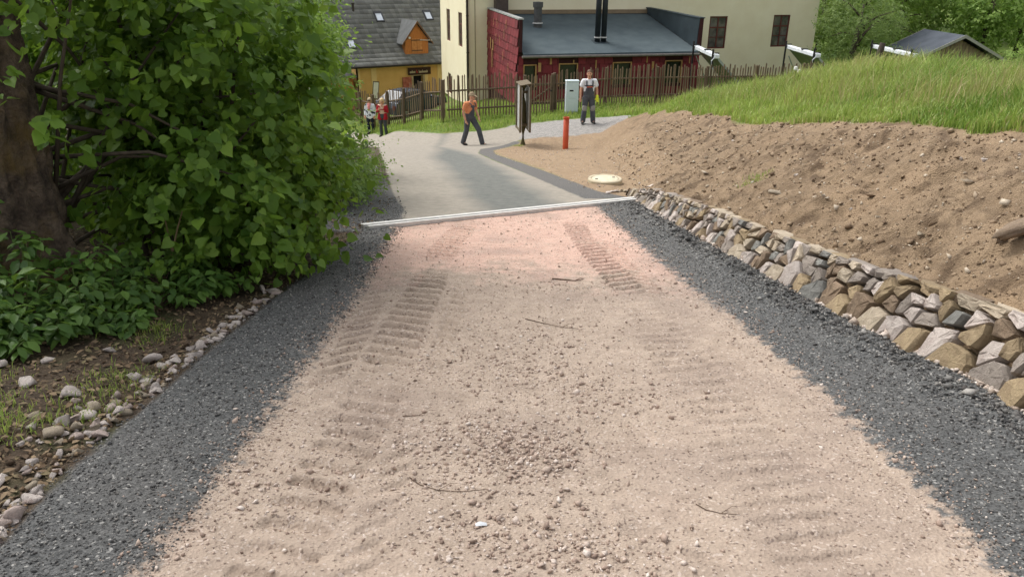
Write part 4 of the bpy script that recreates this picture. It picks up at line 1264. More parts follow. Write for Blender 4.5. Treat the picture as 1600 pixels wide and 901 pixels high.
# far roofs
fh = thing('far_house', 'distant house with a dull brown roof behind the grey shingle roof', 'house', (-17.5, 66, -6.8), rad(35))
MB().box(-5, 7, 0, 8, 0, 4.0).build('wall', ochre_l, fh)
MB().prism([(-5.5, 0), (7.5, 0), (7.5, .15), (-5.5, .15)], 0, .01).build('eave_board', dkm, fh, loc=(0, -.4, 3.9))
MB().add([(-5.5, -.5, 3.9), (7.5, -.5, 3.9), (7.5, 4, 7.6), (-5.5, 4, 7.6), (7.5, 8.5, 3.9), (-5.5, 8.5, 3.9)], [(0, 1, 2, 3), (3, 2, 4, 5), (0, 3, 5), (1, 4, 2)]).build('roof', mat('brown_roof', lin(146, 126, 122), lin(126, 108, 104), 3, .85, .2), fh)
for u_ in (-3, 0, 3):
    f = MB().box(u_, u_ + 1, -.04, .0, 1.4, 2.8).build('window', BROWN, fh); MB().box(u_ + .1, u_ + .9, -.05, -.041, 1.5, 2.7).build('pane', GLASS, f)
pl = thing('white_pole', 'white painted pole rising behind the roadside shrubs', 'pole', (-8.0, 30.0, -4.9))
MB().tube([(0, 0, 0), (0, 0, 6.2)], [.13, .11], 14).build('shaft', mat('white_paint', lin(222, 222, 214), lin(196, 198, 188), 5, .6), pl, smooth=True)
MB().tube([(0, 0, 6.2), (0, 0, 6.28)], [.14, .12], 14).build('cap', galv, pl)

# --- weathered hut with a dark roof
zh = -4.4
hut = thing('wooden_hut', 'weathered wooden hut with a dark blue grey roof among the trees', 'hut', (23.0, 41.5, zh))
MB().prism([(-1.9, 0), (1.9, 0), (1.9, 1.75), (0, 2.7), (-1.9, 1.75)], 0, 3.6).build('wall', mat('hut_core', lin(96, 82, 66), None, 5, .85), hut)
hb = mat('grey_boards', lin(150, 130, 106), lin(112, 96, 80), 6, .85, .35, rnd=.2, stretch=(5, 5, .8))
for k in range(19):
    xk = -1.8 + k * .2; top = 2.66 - abs(xk) * .5
    MB().box(-.094, .094, -.025, -.001, 0, top).build('board', hb, hut, loc=(xk, 0, 0))
MB().box(-1.9, 1.9, -.06, -.026, 1.62, 1.72).build('tie_beam', wood_g, hut)
for s_ in (-1, 1):
    P = []
    for y_ in (-.35, 3.9):
        P += [(0, y_, 2.93), (s_ * 2.35, y_, 1.74), (s_ * 2.35, y_, 1.66), (0, y_, 2.83)]
    MB().add(P, [(0, 1, 2, 3), (4, 7, 6, 5), (0, 4, 5, 1), (1, 5, 6, 2), (2, 6, 7, 3)]).build('roof_slope', mat('slate_felt', lin(84, 90, 100), lin(68, 74, 84), 1.5, .8, .2), hut)
    for y_ in (-.38, 3.91):
        P = [(0, y_, 2.96), (s_ * 2.38, y_, 1.76), (s_ * 2.38, y_, 1.62), (0, y_, 2.80), (0, y_ + .03, 2.96), (s_ * 2.38, y_ + .03, 1.76), (s_ * 2.38, y_ + .03, 1.62), (0, y_ + .03, 2.80)]
        MB().add(P, [(0, 1, 2, 3), (4, 7, 6, 5), (0, 4, 5, 1), (1, 5, 6, 2), (2, 6, 7, 3)]).build('barge_board', mat('grey_barge', lin(168, 166, 158), None, 6, .75), hut)

# --- solar collectors on stands
alu = mat('white_manifold', lin(230, 234, 238), lin(212, 218, 224), 3, .4)
alu2 = mat('aluminium', lin(168, 176, 178), lin(146, 154, 156), 5, .4, metal=.5)
pback = mat('collector_back', lin(104, 112, 92), lin(86, 96, 80), 1.5, .35, spec=.6)
pglass = mat('collector_glass', lin(40, 54, 70), lin(30, 42, 56), 1.5, .08, spec=.8)
blkp = mat('black_post', lin(44, 42, 42), None, 5, .6)
def collector(x, y0, y1, label):
    zg = gz(x, (y0 + y1) / 2)
    t = thing('solar_collector', label, 'solar panel', (x, y0, zg - .05), 0, None)
    Lc = y1 - y0; zt = -1.9 - zg + .05
    A, B = Vector((0, 0, zt)), Vector((1.75, 0, max(.12, zt - 1.75)))
    d = (B - A).normalized(); nrm = Vector((d.z * -1, 0, d.x)) if d.x > 0 else Vector((0, 0, 1))
    def slab(nm, a, b, o0, o1, ya, yb, m_):
        P = [A + d * s_ + nrm * o + Vector((0, y_, 0)) for y_ in (ya, yb) for s_, o in ((a, o0), (b, o0), (b, o1), (a, o1))]
        return MB().add(P, [(0, 1, 2, 3), (4, 7, 6, 5), (0, 4, 5, 1), (1, 5, 6, 2), (2, 6, 7, 3), (3, 7, 4, 0)]).build(nm, m_, t)
    ln = (B - A).length
    for k in range(2):
        ya, yb = k * Lc / 2 + .02, (k + 1) * Lc / 2 - .02
        pn = slab('panel', .08, ln, .0, .05, ya, yb, pback)
        slab('glass', .10, ln - .02, .052, .06, ya + .03, yb - .03, pglass).parent = pn
        slab('edge_frame', .08, ln, -.012, .075, ya - .018, ya, alu2).parent = pn
        slab('edge_frame', .08, ln, -.012, .075, yb, yb + .018, alu2).parent = pn
    MB().box(-.11, .11, -.06, Lc + .06, zt - .02, zt + .16).build('manifold', alu, t, bevel=.03)
    for yk in (Lc * .45,):
        MB().box(-.13, .13, -.1, .1, zt + .161, zt + .2).build('clip', blkp, t, loc=(0, yk, 0))
    for yk in (.05, Lc - .05):
        MB().tube([(-.16, yk, 0), (-.16, yk, zt + .35)], .045, 8).build('post', blkp, t)
        MB().box(-.16, .1, -.02, .02, -.02, .02).build('bracket', blkp, t, loc=(0, yk, zt + .2))
    for yk in (.5, Lc - .3):
        MB().tube([(-.05, yk, zt - .3), (.85, yk, .1)], .025, 6).build('strut', alu2, t)
    pp = [(-.1, -.03, zt + .02), (-.22, -.05, zt - .1), (-.2, -.06, zt - .35), (-.1, -.02, zt - .45)]
    MB().tube(pp, .02, 6).build('hose', alu, t)
collector(8.45, 33.35, 37.2, 'tilted solar collector on black posts beside the red shed')
collector(12.95, 34.1, 37.9, 'tilted solar collector on black posts in front of the cream wall')
collector(17.3, 34.5, 38.6, 'tilted solar collector half hidden by tall grass near the wooden hut')

# ---------------------------------------------------------------- picket fences
pk_m = mat('picket_wood', lin(134, 114, 94), lin(98, 82, 66), 7, .9, .35, rnd=.25, stretch=(4, 4, .5))
post_m = mat('post_wood', lin(112, 96, 78), lin(84, 71, 57), 6, .9, .35, stretch=(3, 3, .5))
def picket_mesh(seed):
    r = random.Random(seed); w = r.uniform(.021, .028)
    return MB().add([(-w, -.014, 0), (w, -.014, 0), (w, .014, 0), (-w, .014, 0), (-w, -.014, 1), (w, -.014, 1), (w, .014, 1), (-w, .014, 1), (0, 0, 1.035)],
                    [(0, 3, 2, 1), (0, 1, 5, 4), (1, 2, 6, 5), (2, 3, 7, 6), (3, 0, 4, 7), (4, 5, 8), (5, 6, 8), (6, 7, 8), (7, 4, 8)]).mesh('picket', pk_m)
PICK = [picket_mesh(i) for i in range(6)]
rf = random.Random(12)
def fence(pts, label, hgt, step=.115, post_every=2.3, group=None):
    o = thing('picket_fence', label, 'fence', (pts[0][0], pts[0][1], gz(*pts[0])), 0, group)
    O = Vector(o.location)
    for (xa, ya), (xb, yb) in zip(pts, pts[1:]):
        Ls = math.hypot(xb - xa, yb - ya); an = math.atan2(yb - ya, xb - xa)
        nv = Vector((-math.sin(an), math.cos(an), 0))
        nseg = max(1, round(Ls / post_every))
        base = lambda s_: Vector((xa + (xb - xa) * s_ / Ls, ya + (yb - ya) * s_ / Ls, float(height(np.array([xa + (xb - xa) * s_ / Ls]), np.array([ya + (yb - ya) * s_ / Ls]))[0])))
        hh = lambda s_: hgt[0] + (hgt[1] - hgt[0]) * s_ / Ls
        k = 0; s_ = .06
        while s_ < Ls:
            b = base(s_); h_ = hh(s_) * rf.uniform(.93, 1.06) - .06
            place('picket', PICK[rf.randrange(6)], o, tuple(b - O + Vector((0, 0, .06)) - nv * .02), (rf.uniform(-.02, .02), rf.uniform(-.03, .03), an + rf.uniform(-.2, .2)), (1, 1, h_))
            s_ += step * rf.uniform(.85, 1.15)
        for i in range(nseg):
            a, b = base(Ls * i / nseg), base(Ls * (i + 1) / nseg)
            ha, hb = hh(Ls * i / nseg), hh(Ls * (i + 1) / nseg)
            for fr in (.27, .72):
                MB().tube([a - O + Vector((0, 0, ha * fr)) + nv * .035, b - O + Vector((0, 0, hb * fr)) + nv * .035], .036, 6).build('rail', post_m, o)
            MB().tube([a - O + nv * .11 + Vector((0, 0, -.1)), a - O + nv * .11 + Vector((rf.uniform(-.03, .03), 0, ha * 1.0))], [.08, .07], 8).build('post', post_m, o)
fence([(-2.75, 31.0), (-9.2, 43.9)], 'brown picket fence running down beside the lower lane behind the women', (1.62, 1.75), .28)
fence([(.42, 31.36), (-2.68, 31.02)], 'short straight run of brown picket fence beside the gate, left of the notice board', (1.62, 1.62))
fence([(1.66, 31.7), (12.3, 33.55), (15.5, 34.1)], 'long brown picket fence in front of the red shed and solar collectors', (1.55, 1.48))
# gate
gt = thing('picket_gate', 'brown picket gate with a diagonal brace in the fence', 'gate', (.52, 31.4, gz(.52, 31.4)), math.atan2(.3, 1.08))
for k in range(9):
    place('picket', PICK[k % 6], gt, (.05 + k * .118, -.02, .02), (0, rf.uniform(-.02, .02), 0), (1, 1, 1.5 * rf.uniform(.94, 1.05)))
for z in (.45, 1.18):
    MB().box(0, 1.06, .0, .045, z, z + .09).build('rail', post_m, gt)
MB().tube([(.05, .02, .5), (1.0, .02, 1.1)], .03, 6).build('brace', post_m, gt)
MB().box(.96, 1.04, -.06, -.03, .95, 1.0).build('latch', dkm, gt)
MB().tube([(1.1, .06, -.1), (1.1, .06, 1.62)], [.1, .085], 10).build('gate_post', post_m, gt)
# ---------------------------------------------------------------- parked car behind the fence
car_x, car_y = -5.75, 43.6
car = thing('parked_car', 'dark blue hatchback parked behind the picket fence by the yellow house', 'car', (car_x, car_y, gz(car_x, car_y) - .12), rad(232))
paint = mat('blue_car_paint', lin(48, 60, 76), lin(44, 54, 70), 2, .25, spec=.6)
prof = [(-2.0, .35), (-2.0, .75), (-1.93, .92), (-1.1, 1.0), (-.3, 1.0), (1.2, 1.0), (1.85, .98), (1.98, .7), (1.98, .35)]
mb = MB(); n_ = len(prof); V = []
for y_, sc in ((-.84, .97), (-.86, 1.0), (.86, 1.0), (.84, .97)):
    V += [(x, y_, .3 + (z - .3) * sc) for x, z in prof]
F = [tuple(range(n_)), tuple(reversed(range(3 * n_, 4 * n_)))]
for r in range(3):
    for i in range(n_):
        j = (i + 1) % n_
        F.append((r * n_ + i, (r + 1) * n_ + i, (r + 1) * n_ + j, r * n_ + j))
MB().add(V, F).build('body', paint, car, bevel=.04, smooth=False)
cab_p = [(-1.15, 1.0), (-.35, 1.44), (.3, 1.5), (1.1, 1.46), (1.75, 1.0)]
V = []
for y_, in_ in ((-.80, 0), (.80, 0)):
    V += [(x, y_ * (1.0 if z < 1.1 else .78), z) for x, z in cab_p]
cb = MB().add(V, [(0, 1, 2, 3, 4), (9, 8, 7, 6, 5), (1, 6, 7, 2), (2, 7, 8, 3), (0, 5, 6, 1), (3, 8, 9, 4)]).build('cabin', paint, car, bevel=.03)
cgl = mat('car_glass', lin(52, 62, 72), lin(40, 48, 56), 2, .3, spec=.25)
MB().add([(-1.13, -.70, 1.045), (-1.13, .70, 1.045), (-.42, .58, 1.43), (-.42, -.58, 1.43)], [(0, 1, 2, 3)]).build('windscreen', cgl, car, loc=(-.02, 0, .02))
MB().add([(1.72, -.70, 1.045), (1.72, .70, 1.045), (1.15, .58, 1.43), (1.15, -.58, 1.43)], [(0, 1, 2, 3)]).build('rear_window', cgl, car, loc=(.02, 0, .02))
for s_ in (-1, 1):
    for a0, a1, b0, b1 in ((-.95, .2, -.4, .2), (.28, 1.5, .28, 1.05)):
        MB().add([(a0, s_ * .80, 1.05), (a1, s_ * .80, 1.05), (b1, s_ * .645, 1.42), (b0, s_ * .645, 1.42)], [(0, 1, 2, 3)]).build('side_window', cgl, car, loc=(0, s_ * .015, 0))
    MB().tube([(-1.97, s_ * .62, .68), (-2.03, s_ * .62, .68)], [.13, .11], 14).build('headlight', mat('lamp_glass', lin(216, 222, 226), None, 4, .1, spec=.8), car)
    MB().box(1.97, 2.0, s_ * .7 - .1, s_ * .7 + .1, .62, .85).build('tail_light', mat('red_lens', lin(140, 26, 24), None, 4, .2), car)
    MB().box(-.85, -.7, s_ * .9 - .06, s_ * .9 + .06, 1.02, 1.14).build('mirror', paint, car, bevel=.02)
    for xw in (-1.25, 1.25):
        w = MB().tube([(xw, s_ * .70, .31), (xw, s_ * .885, .31)], [.31, .31], 20).build('wheel', mat('tyre_rubber', lin(34, 34, 34), None, 5, .85), car)
        MB().tube([(xw, s_ * .886, .31), (xw, s_ * .9, .31)], [.2, .19], 14).build('rim', alu2, w)
MB().box(-2.02, -1.99, -.26, .26, .42, .53).build('number_plate', alu, car)

# ---------------------------------------------------------------- people
def chain(mb, pts, radii, sx=1.0, sy=1.0, n=12):
    """tapered limb with rounded ends"""
    pts = [Vector(p) for p in pts]
    P, R = [], []
    d0 = (pts[1] - pts[0]).normalized(); d1 = (pts[-1] - pts[-2]).normalized()
    for f in (.95, .7, .35): P.append(pts[0] - d0 * radii[0] * f * .8); R.append(radii[0] * math.sqrt(max(.02, 1 - f * f)))
    for i in range(len(pts)):
        P.append(pts[i]); R.append(radii[i])
        if i < len(pts) - 1:
            for f in (.25, .5, .75):
                P.append(pts[i].lerp(pts[i + 1], f)); R.append(radii[i] + (radii[i + 1] - radii[i]) * f)
    for f in (.35, .7, .95): P.append(pts[-1] + d1 * radii[-1] * f * .8); R.append(radii[-1] * math.sqrt(max(.02, 1 - f * f)))
    mb.tube(P, R, n, 0, True, sx, sy)

PENDING = []
def remeshed(name, mb, m_, parent, voxel, smooth=4):
    o = mb.build(name, m_, parent)
    md = o.modifiers.new('merge', 'REMESH'); md.mode = 'VOXEL'; md.voxel_size = voxel; md.use_smooth_shade = True
    sm = o.modifiers.new('soften', 'SMOOTH'); sm.factor = .5; sm.iterations = smooth
    PENDING.append(o)
    return o

SKIN = mat('skin', lin(206, 158, 130), lin(190, 140, 114), 8, .55, .05)
def person(label, loc, yaw, J, scale, outfit):
    """J: joints; the figure faces -y, its left side is +x"""
    t = thing('person', label, 'person', loc, yaw)
    t.scale = (scale,) * 3
    H, N, C, W, P = [Vector(J[k]) for k in ('head', 'neck', 'chest', 'waist', 'pelvis')]
    hd = Vector(J.get('look', (0, -1, 0))).normalized()
    side = hd.cross(Vector((0, 0, 1))).normalized()
    b = MB()
    chain(b, [P, W, C, N + Vector((0, .01, -.06))], [.135, .125, .15, .085], 1.18, .82, 16)
    chain(b, [N + Vector((0, 0, -.06)), H + Vector((0, 0, -.06)) + hd * -.01], [.062, .056])
    # head: skull, jaw, nose, ears
    chain(b, [H + Vector((0, 0, -.015)) - hd * .015, H + Vector((0, 0, .045)) - hd * .01], [.088, .086], .92, 1.06, 16)
    chain(b, [H + hd * .03 + Vector((0, 0, -.03)), H + hd * .045 + Vector((0, 0, -.085))], [.062, .042], 1, 1, 12)
    chain(b, [H + hd * .092 + Vector((0, 0, .005)), H + hd * .108 + Vector((0, 0, -.028))], [.010, .016], 1, 1, 8)
    for s_ in (-1, 1): chain(b, [H + side * s_ * .082 + Vector((0, 0, .02)), H + side * s_ * .084 + Vector((0, 0, -.025))], [.018, .013], 1, 1, 8)
    arms, legs = {}, {}
    for s_, k in ((-1, 'R'), (1, 'L')):
        sh_, el, wr, hn = [Vector(J[q + k]) for q in ('shoulder', 'elbow', 'wrist', 'hand')]
        chain(b, [C + Vector((s_ * .06, 0, .1)), sh_, el, wr], [.085, .066, .046, .031])
        f = (hn - wr).normalized()
        chain(b, [wr, wr.lerp(hn, .55)], [.030, .036], 1.15, .7)
        lat = f.cross(Vector((0, 1, 0)))
        lat = lat.normalized() if lat.length > .05 else Vector((1, 0, 0))
        pal = f.cross(lat).normalized()
        for i, (o_, ln) in enumerate(((-.030, .075), (-.010, .088), (.011, .082), (.031, .064))):
            a = wr.lerp(hn, .5) + lat * o_
            chain(b, [a, a + f * ln * .55 + pal * .006, a + f * ln - pal * .0 + Vector((0, -.018, 0))], [.0105, .0095, .0075], 1, 1, 8)
        th = wr.lerp(hn, .25) - lat * .03
        chain(b, [th, th - lat * .025 + f * .03, th - lat * .03 + f * .06], [.013, .011, .009], 1, 1, 8)
        hp, kn, an, to = [Vector(J[q + k]) for q in ('hip', 'knee', 'ankle', 'toe')]
        chain(b, [P.lerp(hp, .6), hp, kn, an], [.11, .088, .058, .040])
        chain(b, [an + Vector((0, 0, -.03)), an.lerp(to, .6), to], [.042, .042, .034], 1.0, .8)
        arms[k] = (sh_, el, wr, hn); legs[k] = (hp, kn, an, to)
    body = remeshed('body', b, SKIN, t, .0085, 3)
    eye = mat('eye_dark', lin(46, 36, 32), None, 9, .3)
    for s_ in (-1, 1):
        e = MB(); chain(e, [H + hd * .086 + side * s_ * .032 + Vector((0, 0, .016)), H + hd * .088 + side * s_ * .036 + Vector((0, 0, .016))], [.011, .010], 1, 1, 8)
        e.build('eye', eye, t)
    m = MB(); chain(m, [H + hd * .088 - side * .022 + Vector((0, 0, -.062)), H + hd * .088 + side * .022 + Vector((0, 0, -.062))], [.006, .006], 1, 1, 8)
    m.build('mouth', mat('lips', lin(160, 96, 84), None, 9, .5), t)
    outfit(t, J, dict(H=H, N=N, C=C, W=W, P=P, hd=hd, side=side, arms=arms, legs=legs))
    return t

def shoes(t, d, m_):
    for k in 'RL':
        hp, kn, an, to = d['legs'][k]
        b = MB(); f = (to - an); f.z = 0; f.normalize()
        chain(b, [an + Vector((0, 0, -.025)) - f * .02, Vector((an.x, an.y, to.z)) + f * .06 + Vector((0, 0, .012)), to + f * .03], [.056, .056, .043], 1, .85)
        remeshed('shoe', b, m_, t, .012, 2)
def trousers(t, d, m_, r=(.125, .104, .078, .076), up=None):
    b = MB()
    chain(b, [d['P'] + Vector((0, 0, -.03)), d['W'].lerp(d['P'], .45) if up is None else up], [.152, .148], 1.2, .88, 16)
    for k in 'RL':
        hp, kn, an, to = d['legs'][k]
        chain(b, [d['P'].lerp(hp, .6), hp, kn, an + Vector((0, 0, -.01))], r)
    return remeshed('trousers', b, m_, t, .012, 3)
def shirt(t, d, m_, sleeve=.55, rr=(.152, .150, .17, .098), nm='shirt', hem=None, arm_r=(.098, .084, .072)):
    b = MB()
    chain(b, [hem or d['P'].lerp(d['W'], .5), d['W'], d['C'], d['N'] + Vector((0, .01, -.075))], rr, 1.2, .84, 16)
    for s_, k in ((-1, 'R'), (1, 'L')):
        sh_, el, wr, hn = d['arms'][k]
        if sleeve <= 1: chain(b, [d['C'] + Vector((s_ * .07, 0, .095)), sh_, sh_.lerp(el, sleeve)], arm_r)
        else: chain(b, [d['C'] + Vector((s_ * .07, 0, .095)), sh_, el, el.lerp(wr, .88)], list(arm_r) + [.05])
    return remeshed(nm, b, m_, t, .012, 3)
def hair(t, d, m_, length=0.0, cap_only=False, vol=.097):
    b = MB(); H, hd, side = d['H'], d['hd'], d['side']
    chain(b, [H + Vector((0, 0, .03)) - hd * .03, H + Vector((0, 0, .062)) - hd * .012], [vol, vol * .96], .95, 1.05, 14)
    chain(b, [H - hd * .055 + Vector((0, 0, .02)), H - hd * .06 + Vector((0, 0, -.04 - length))], [.075, .055], 1.1, .9)
    if length > .02:
        for s_ in (-1, 1): chain(b, [H + side * s_ * .07 - hd * .01 + Vector((0, 0, .03)), H + side * s_ * .078 - hd * .01 + Vector((0, 0, -.03 - length))], [.04, .032])
    remeshed('hair', b, m_, t, .011, 2)

den = mat('grey_overall_cloth', lin(86, 88, 94), lin(68, 70, 76), 9, .85, .25)
dblk = mat('dark_shoe', lin(58, 54, 52), None, 9, .8)
def bib(t, d, m_, w=.13, top=.02, strap=True):
    b = MB(); C, W, N = d['C'], d['W'], d['N']
    fr = Vector((0, -.145, 0))
    chain(b, [W + Vector((0, -.055, -.06)), W + Vector((0, -.07, .08)), C + Vector((0, -.075, top))], [.118, .112, .098], 1.25, .72, 14)
    chain(b, [W + Vector((0, .0, -.08)), W + Vector((0, .0, .0))], [.158, .152], 1.2, .86, 16)
    remeshed('bib', b, m_, t, .012, 3)
    if strap:
        for s_ in (-1, 1):
            p = MB()
            p.tube([C + Vector((s_ * .10, -.155, top)), C + Vector((s_ * .105, -.145, .10)), N + Vector((s_ * .105, -.05, -.055)), N + Vector((s_ * .095, .05, -.05)), C + Vector((s_ * .06, .135, .05)), W + Vector((0, .13, .02))], .02, 8, sx=1.2, sy=.5)
            p.build('strap', m_, t, smooth=True)

# man in white t-shirt and bib overalls
Jw = dict(head=(-.01, -.02, 1.66), neck=(0, 0, 1.52), chest=(0, 0, 1.30), waist=(0, 0, 1.08), pelvis=(0, 0, .95), look=(-.1, -1, -.05),
          shoulderR=(-.19, 0, 1.42), elbowR=(-.27, .02, 1.13), wristR=(-.285, -.04, .89), handR=(-.285, -.07, .74),
          shoulderL=(.19, 0, 1.42), elbowL=(.285, .02, 1.14), wristL=(.285, -.06, .90), handL=(.29, -.10, .76),
          hipR=(-.10, 0, .88), kneeR=(-.13, -.03, .50), ankleR=(-.16, 0, .09), toeR=(-.21, -.17, .035),
          hipL=(.10, 0, .88), kneeL=(.15, -.03, .50), ankleL=(.19, .0, .09), toeL=(.21, -.18, .035))
def out_white(t, J, d):
    shirt(t, d, mat('white_cotton', lin(232, 232, 234), lin(214, 216, 222), 6, .85, .15), .5, arm_r=(.098, .092, .092))
    trousers(t, d, den, (.13, .112, .095, .09))
    bib(t, d, den, top=-.06)
    shoes(t, d, dblk)
    hair(t, d, mat('brown_hair', lin(110, 84, 66), None, 30, .7, .3), vol=.093)
    for k in 'RL':
        kn = d['legs'][k][1]
        b = MB(); chain(b, [kn + Vector((0, -.028, .075)), kn + Vector((0, -.03, -.02))], [.088, .086], 1, .9); b.build('knee_patch', mat('pale_patch', lin(150, 146, 142), None, 9, .85), t, smooth=True)
    b = MB(); b.box(-.1, .1, -.010, .0, 0, .03); b.build('red_trim', mat('red_orange_trim', lin(206, 96, 70), None, 9, .8), t, loc=(0, -.172, 1.235))
    sh_, el, wr, hn = d['arms']['L']
    f = (hn - wr).normalized(); g = MB()
    chain(g, [wr - f * .05, wr.lerp(hn, .55)], [.044, .046], 1.1, .85)
    for o_ in (-.033, -.011, .012, .034):
        a = wr.lerp(hn, .5) + Vector((o_, 0, 0)); chain(g, [a, a + f * .05, a + f * .085 + Vector((.01, -.02, 0))], [.0155, .0145, .012], 1, 1, 8)
    a = wr.lerp(hn, .25) - Vector((.035, 0, 0)); chain(g, [a, a + Vector((-.03, 0, -.03)), a + Vector((-.035, -.01, -.06))], [.018, .016, .013], 1, 1, 8)
    remeshed('glove', g, mat('yellow_glove', lin(226, 232, 60), None, 9, .7), t, .009, 2)
person('man in white t-shirt and grey bib overalls wearing one yellow glove', (2.64, 27.7, gz(2.64, 27.7) + .005), rad(5), Jw, 1.035, out_white)

# man in orange t-shirt walking
Jo = dict(head=(.02, -.10, 1.60), neck=(.0, -.05, 1.46), chest=(0, -.03, 1.26), waist=(0, 0, 1.06), pelvis=(0, 0, .93), look=(.25, -1, -.22),
          shoulderR=(-.19, .0, 1.38), elbowR=(-.25, .06, 1.10), wristR=(-.24, -.02, .86), handR=(-.22, -.08, .73),
          shoulderL=(.19, -.04, 1.38), elbowL=(.24, -.08, 1.10), wristL=(.2, -.22, .92), handL=(.17, -.28, .80),
          hipR=(-.10, .02, .87), kneeR=(-.12, .05, .49), ankleR=(-.13, .20, .09), toeR=(-.15, .05, .03),
          hipL=(.10, -.02, .87), kneeL=(.13, -.28, .52), ankleL=(.14, -.42, .10), toeL=(.15, -.60, .045))
def out_orange(t, J, d):
    shirt(t, d, mat('orange_cotton', lin(222, 148, 104), lin(204, 128, 88), 6, .85, .15), .6)
    trousers(t, d, den, (.13, .108, .088, .084))
    bib(t, d, den, top=.0)
    shoes(t, d, dblk)
    hair(t, d, mat('grey_hair', lin(150, 132, 112), None, 30, .7, .3), vol=.092)
    b = MB(); H, hd = d['H'], d['hd']
    chain(b, [H + Vector((0, 0, .055)) - hd * .012, H + Vector((0, 0, .09)) - hd * .015], [.100, .078], .98, 1.06, 16)
    chain(b, [H + hd * .07 + Vector((0, 0, .062)), H + hd * .155 + Vector((0, 0, .045))], [.06, .05], 1.1, .22, 12)
    remeshed('cap', b, mat('khaki_cap', lin(168, 150, 122), lin(146, 128, 104), 9, .85), t, .01, 2)
person('man in orange t-shirt, grey overalls and cap walking across the lane', (-1.5, 26.4, gz(-1.5, 26.4) + .005), rad(52), Jo, 1.03, out_orange)

# woman in red jacket, hands raised
Jr = dict(head=(0, -.02, 1.57), neck=(0, 0, 1.44), chest=(0, 0, 1.24), waist=(0, 0, 1.04), pelvis=(0, 0, .91), look=(.05, -1, -.05),
          shoulderR=(-.165, 0, 1.35), elbowR=(-.24, -.05, 1.12), wristR=(-.11, -.24, 1.22), handR=(-.05, -.27, 1.33),
          shoulderL=(.165, 0, 1.35), elbowL=(.24, -.06, 1.12), wristL=(.13, -.24, 1.30), handL=(.06, -.26, 1.42),
          hipR=(-.09, 0, .85), kneeR=(-.10, -.02, .47), ankleR=(-.11, .03, .08), toeR=(-.13, -.14, .03),
          hipL=(.09, 0, .85), kneeL=(.12, -.08, .48), ankleL=(.15, -.02, .08), toeL=(.17, -.19, .03))
def out_red(t, J, d):
    shirt(t, d, mat('beige_top', lin(214, 184, 164), None, 7, .85), .2, rr=(.145, .14, .155, .085), nm='top')
    jm = mat('red_jacket_cloth', lin(178, 28, 44), lin(148, 20, 36), 7, .8, .2)
    b = MB()
    for s_ in (-1, 1):
        chain(b, [d['P'] + Vector((s_ * .10, -.01, -.10)), d['W'] + Vector((s_ * .085, 0, 0)), d['C'] + Vector((s_ * .088, 0, .02)), d['N'] + Vector((s_ * .07, .02, -.07))], [.115, .098, .105, .06], 1, 1.28, 14)
    chain(b, [d['P'] + Vector((0, .06, -.10)), d['W'] + Vector((0, .05, 0)), d['C'] + Vector((0, .05, .02)), d['N'] + Vector((0, .05, -.06))], [.13, .12, .125, .07], 1.2, .75, 14)
    for s_, k in ((-1, 'R'), (1, 'L')):
        sh_, el, wr, hn = d['arms'][k]
        chain(b, [d['C'] + Vector((s_ * .08, 0, .09)), sh_, el, el.lerp(wr, .9)], [.098, .086, .07, .052])
    remeshed('jacket', b, jm, t, .012, 3)
    trousers(t, d, mat('charcoal_trousers', lin(74, 80, 80), lin(58, 62, 64), 8, .85, .1), (.12, .1, .074, .07))
    shoes(t, d, dblk)
    hair(t, d, mat('blonde_hair', lin(222, 196, 150), lin(196, 166, 118), 30, .6, .3), .05, vol=.101)
person('blonde woman in an open red jacket with both hands raised to her chest', (-5.89, 34.8, gz(-5.89, 34.8) + .005), rad(-8), Jr, 1.0, out_red)

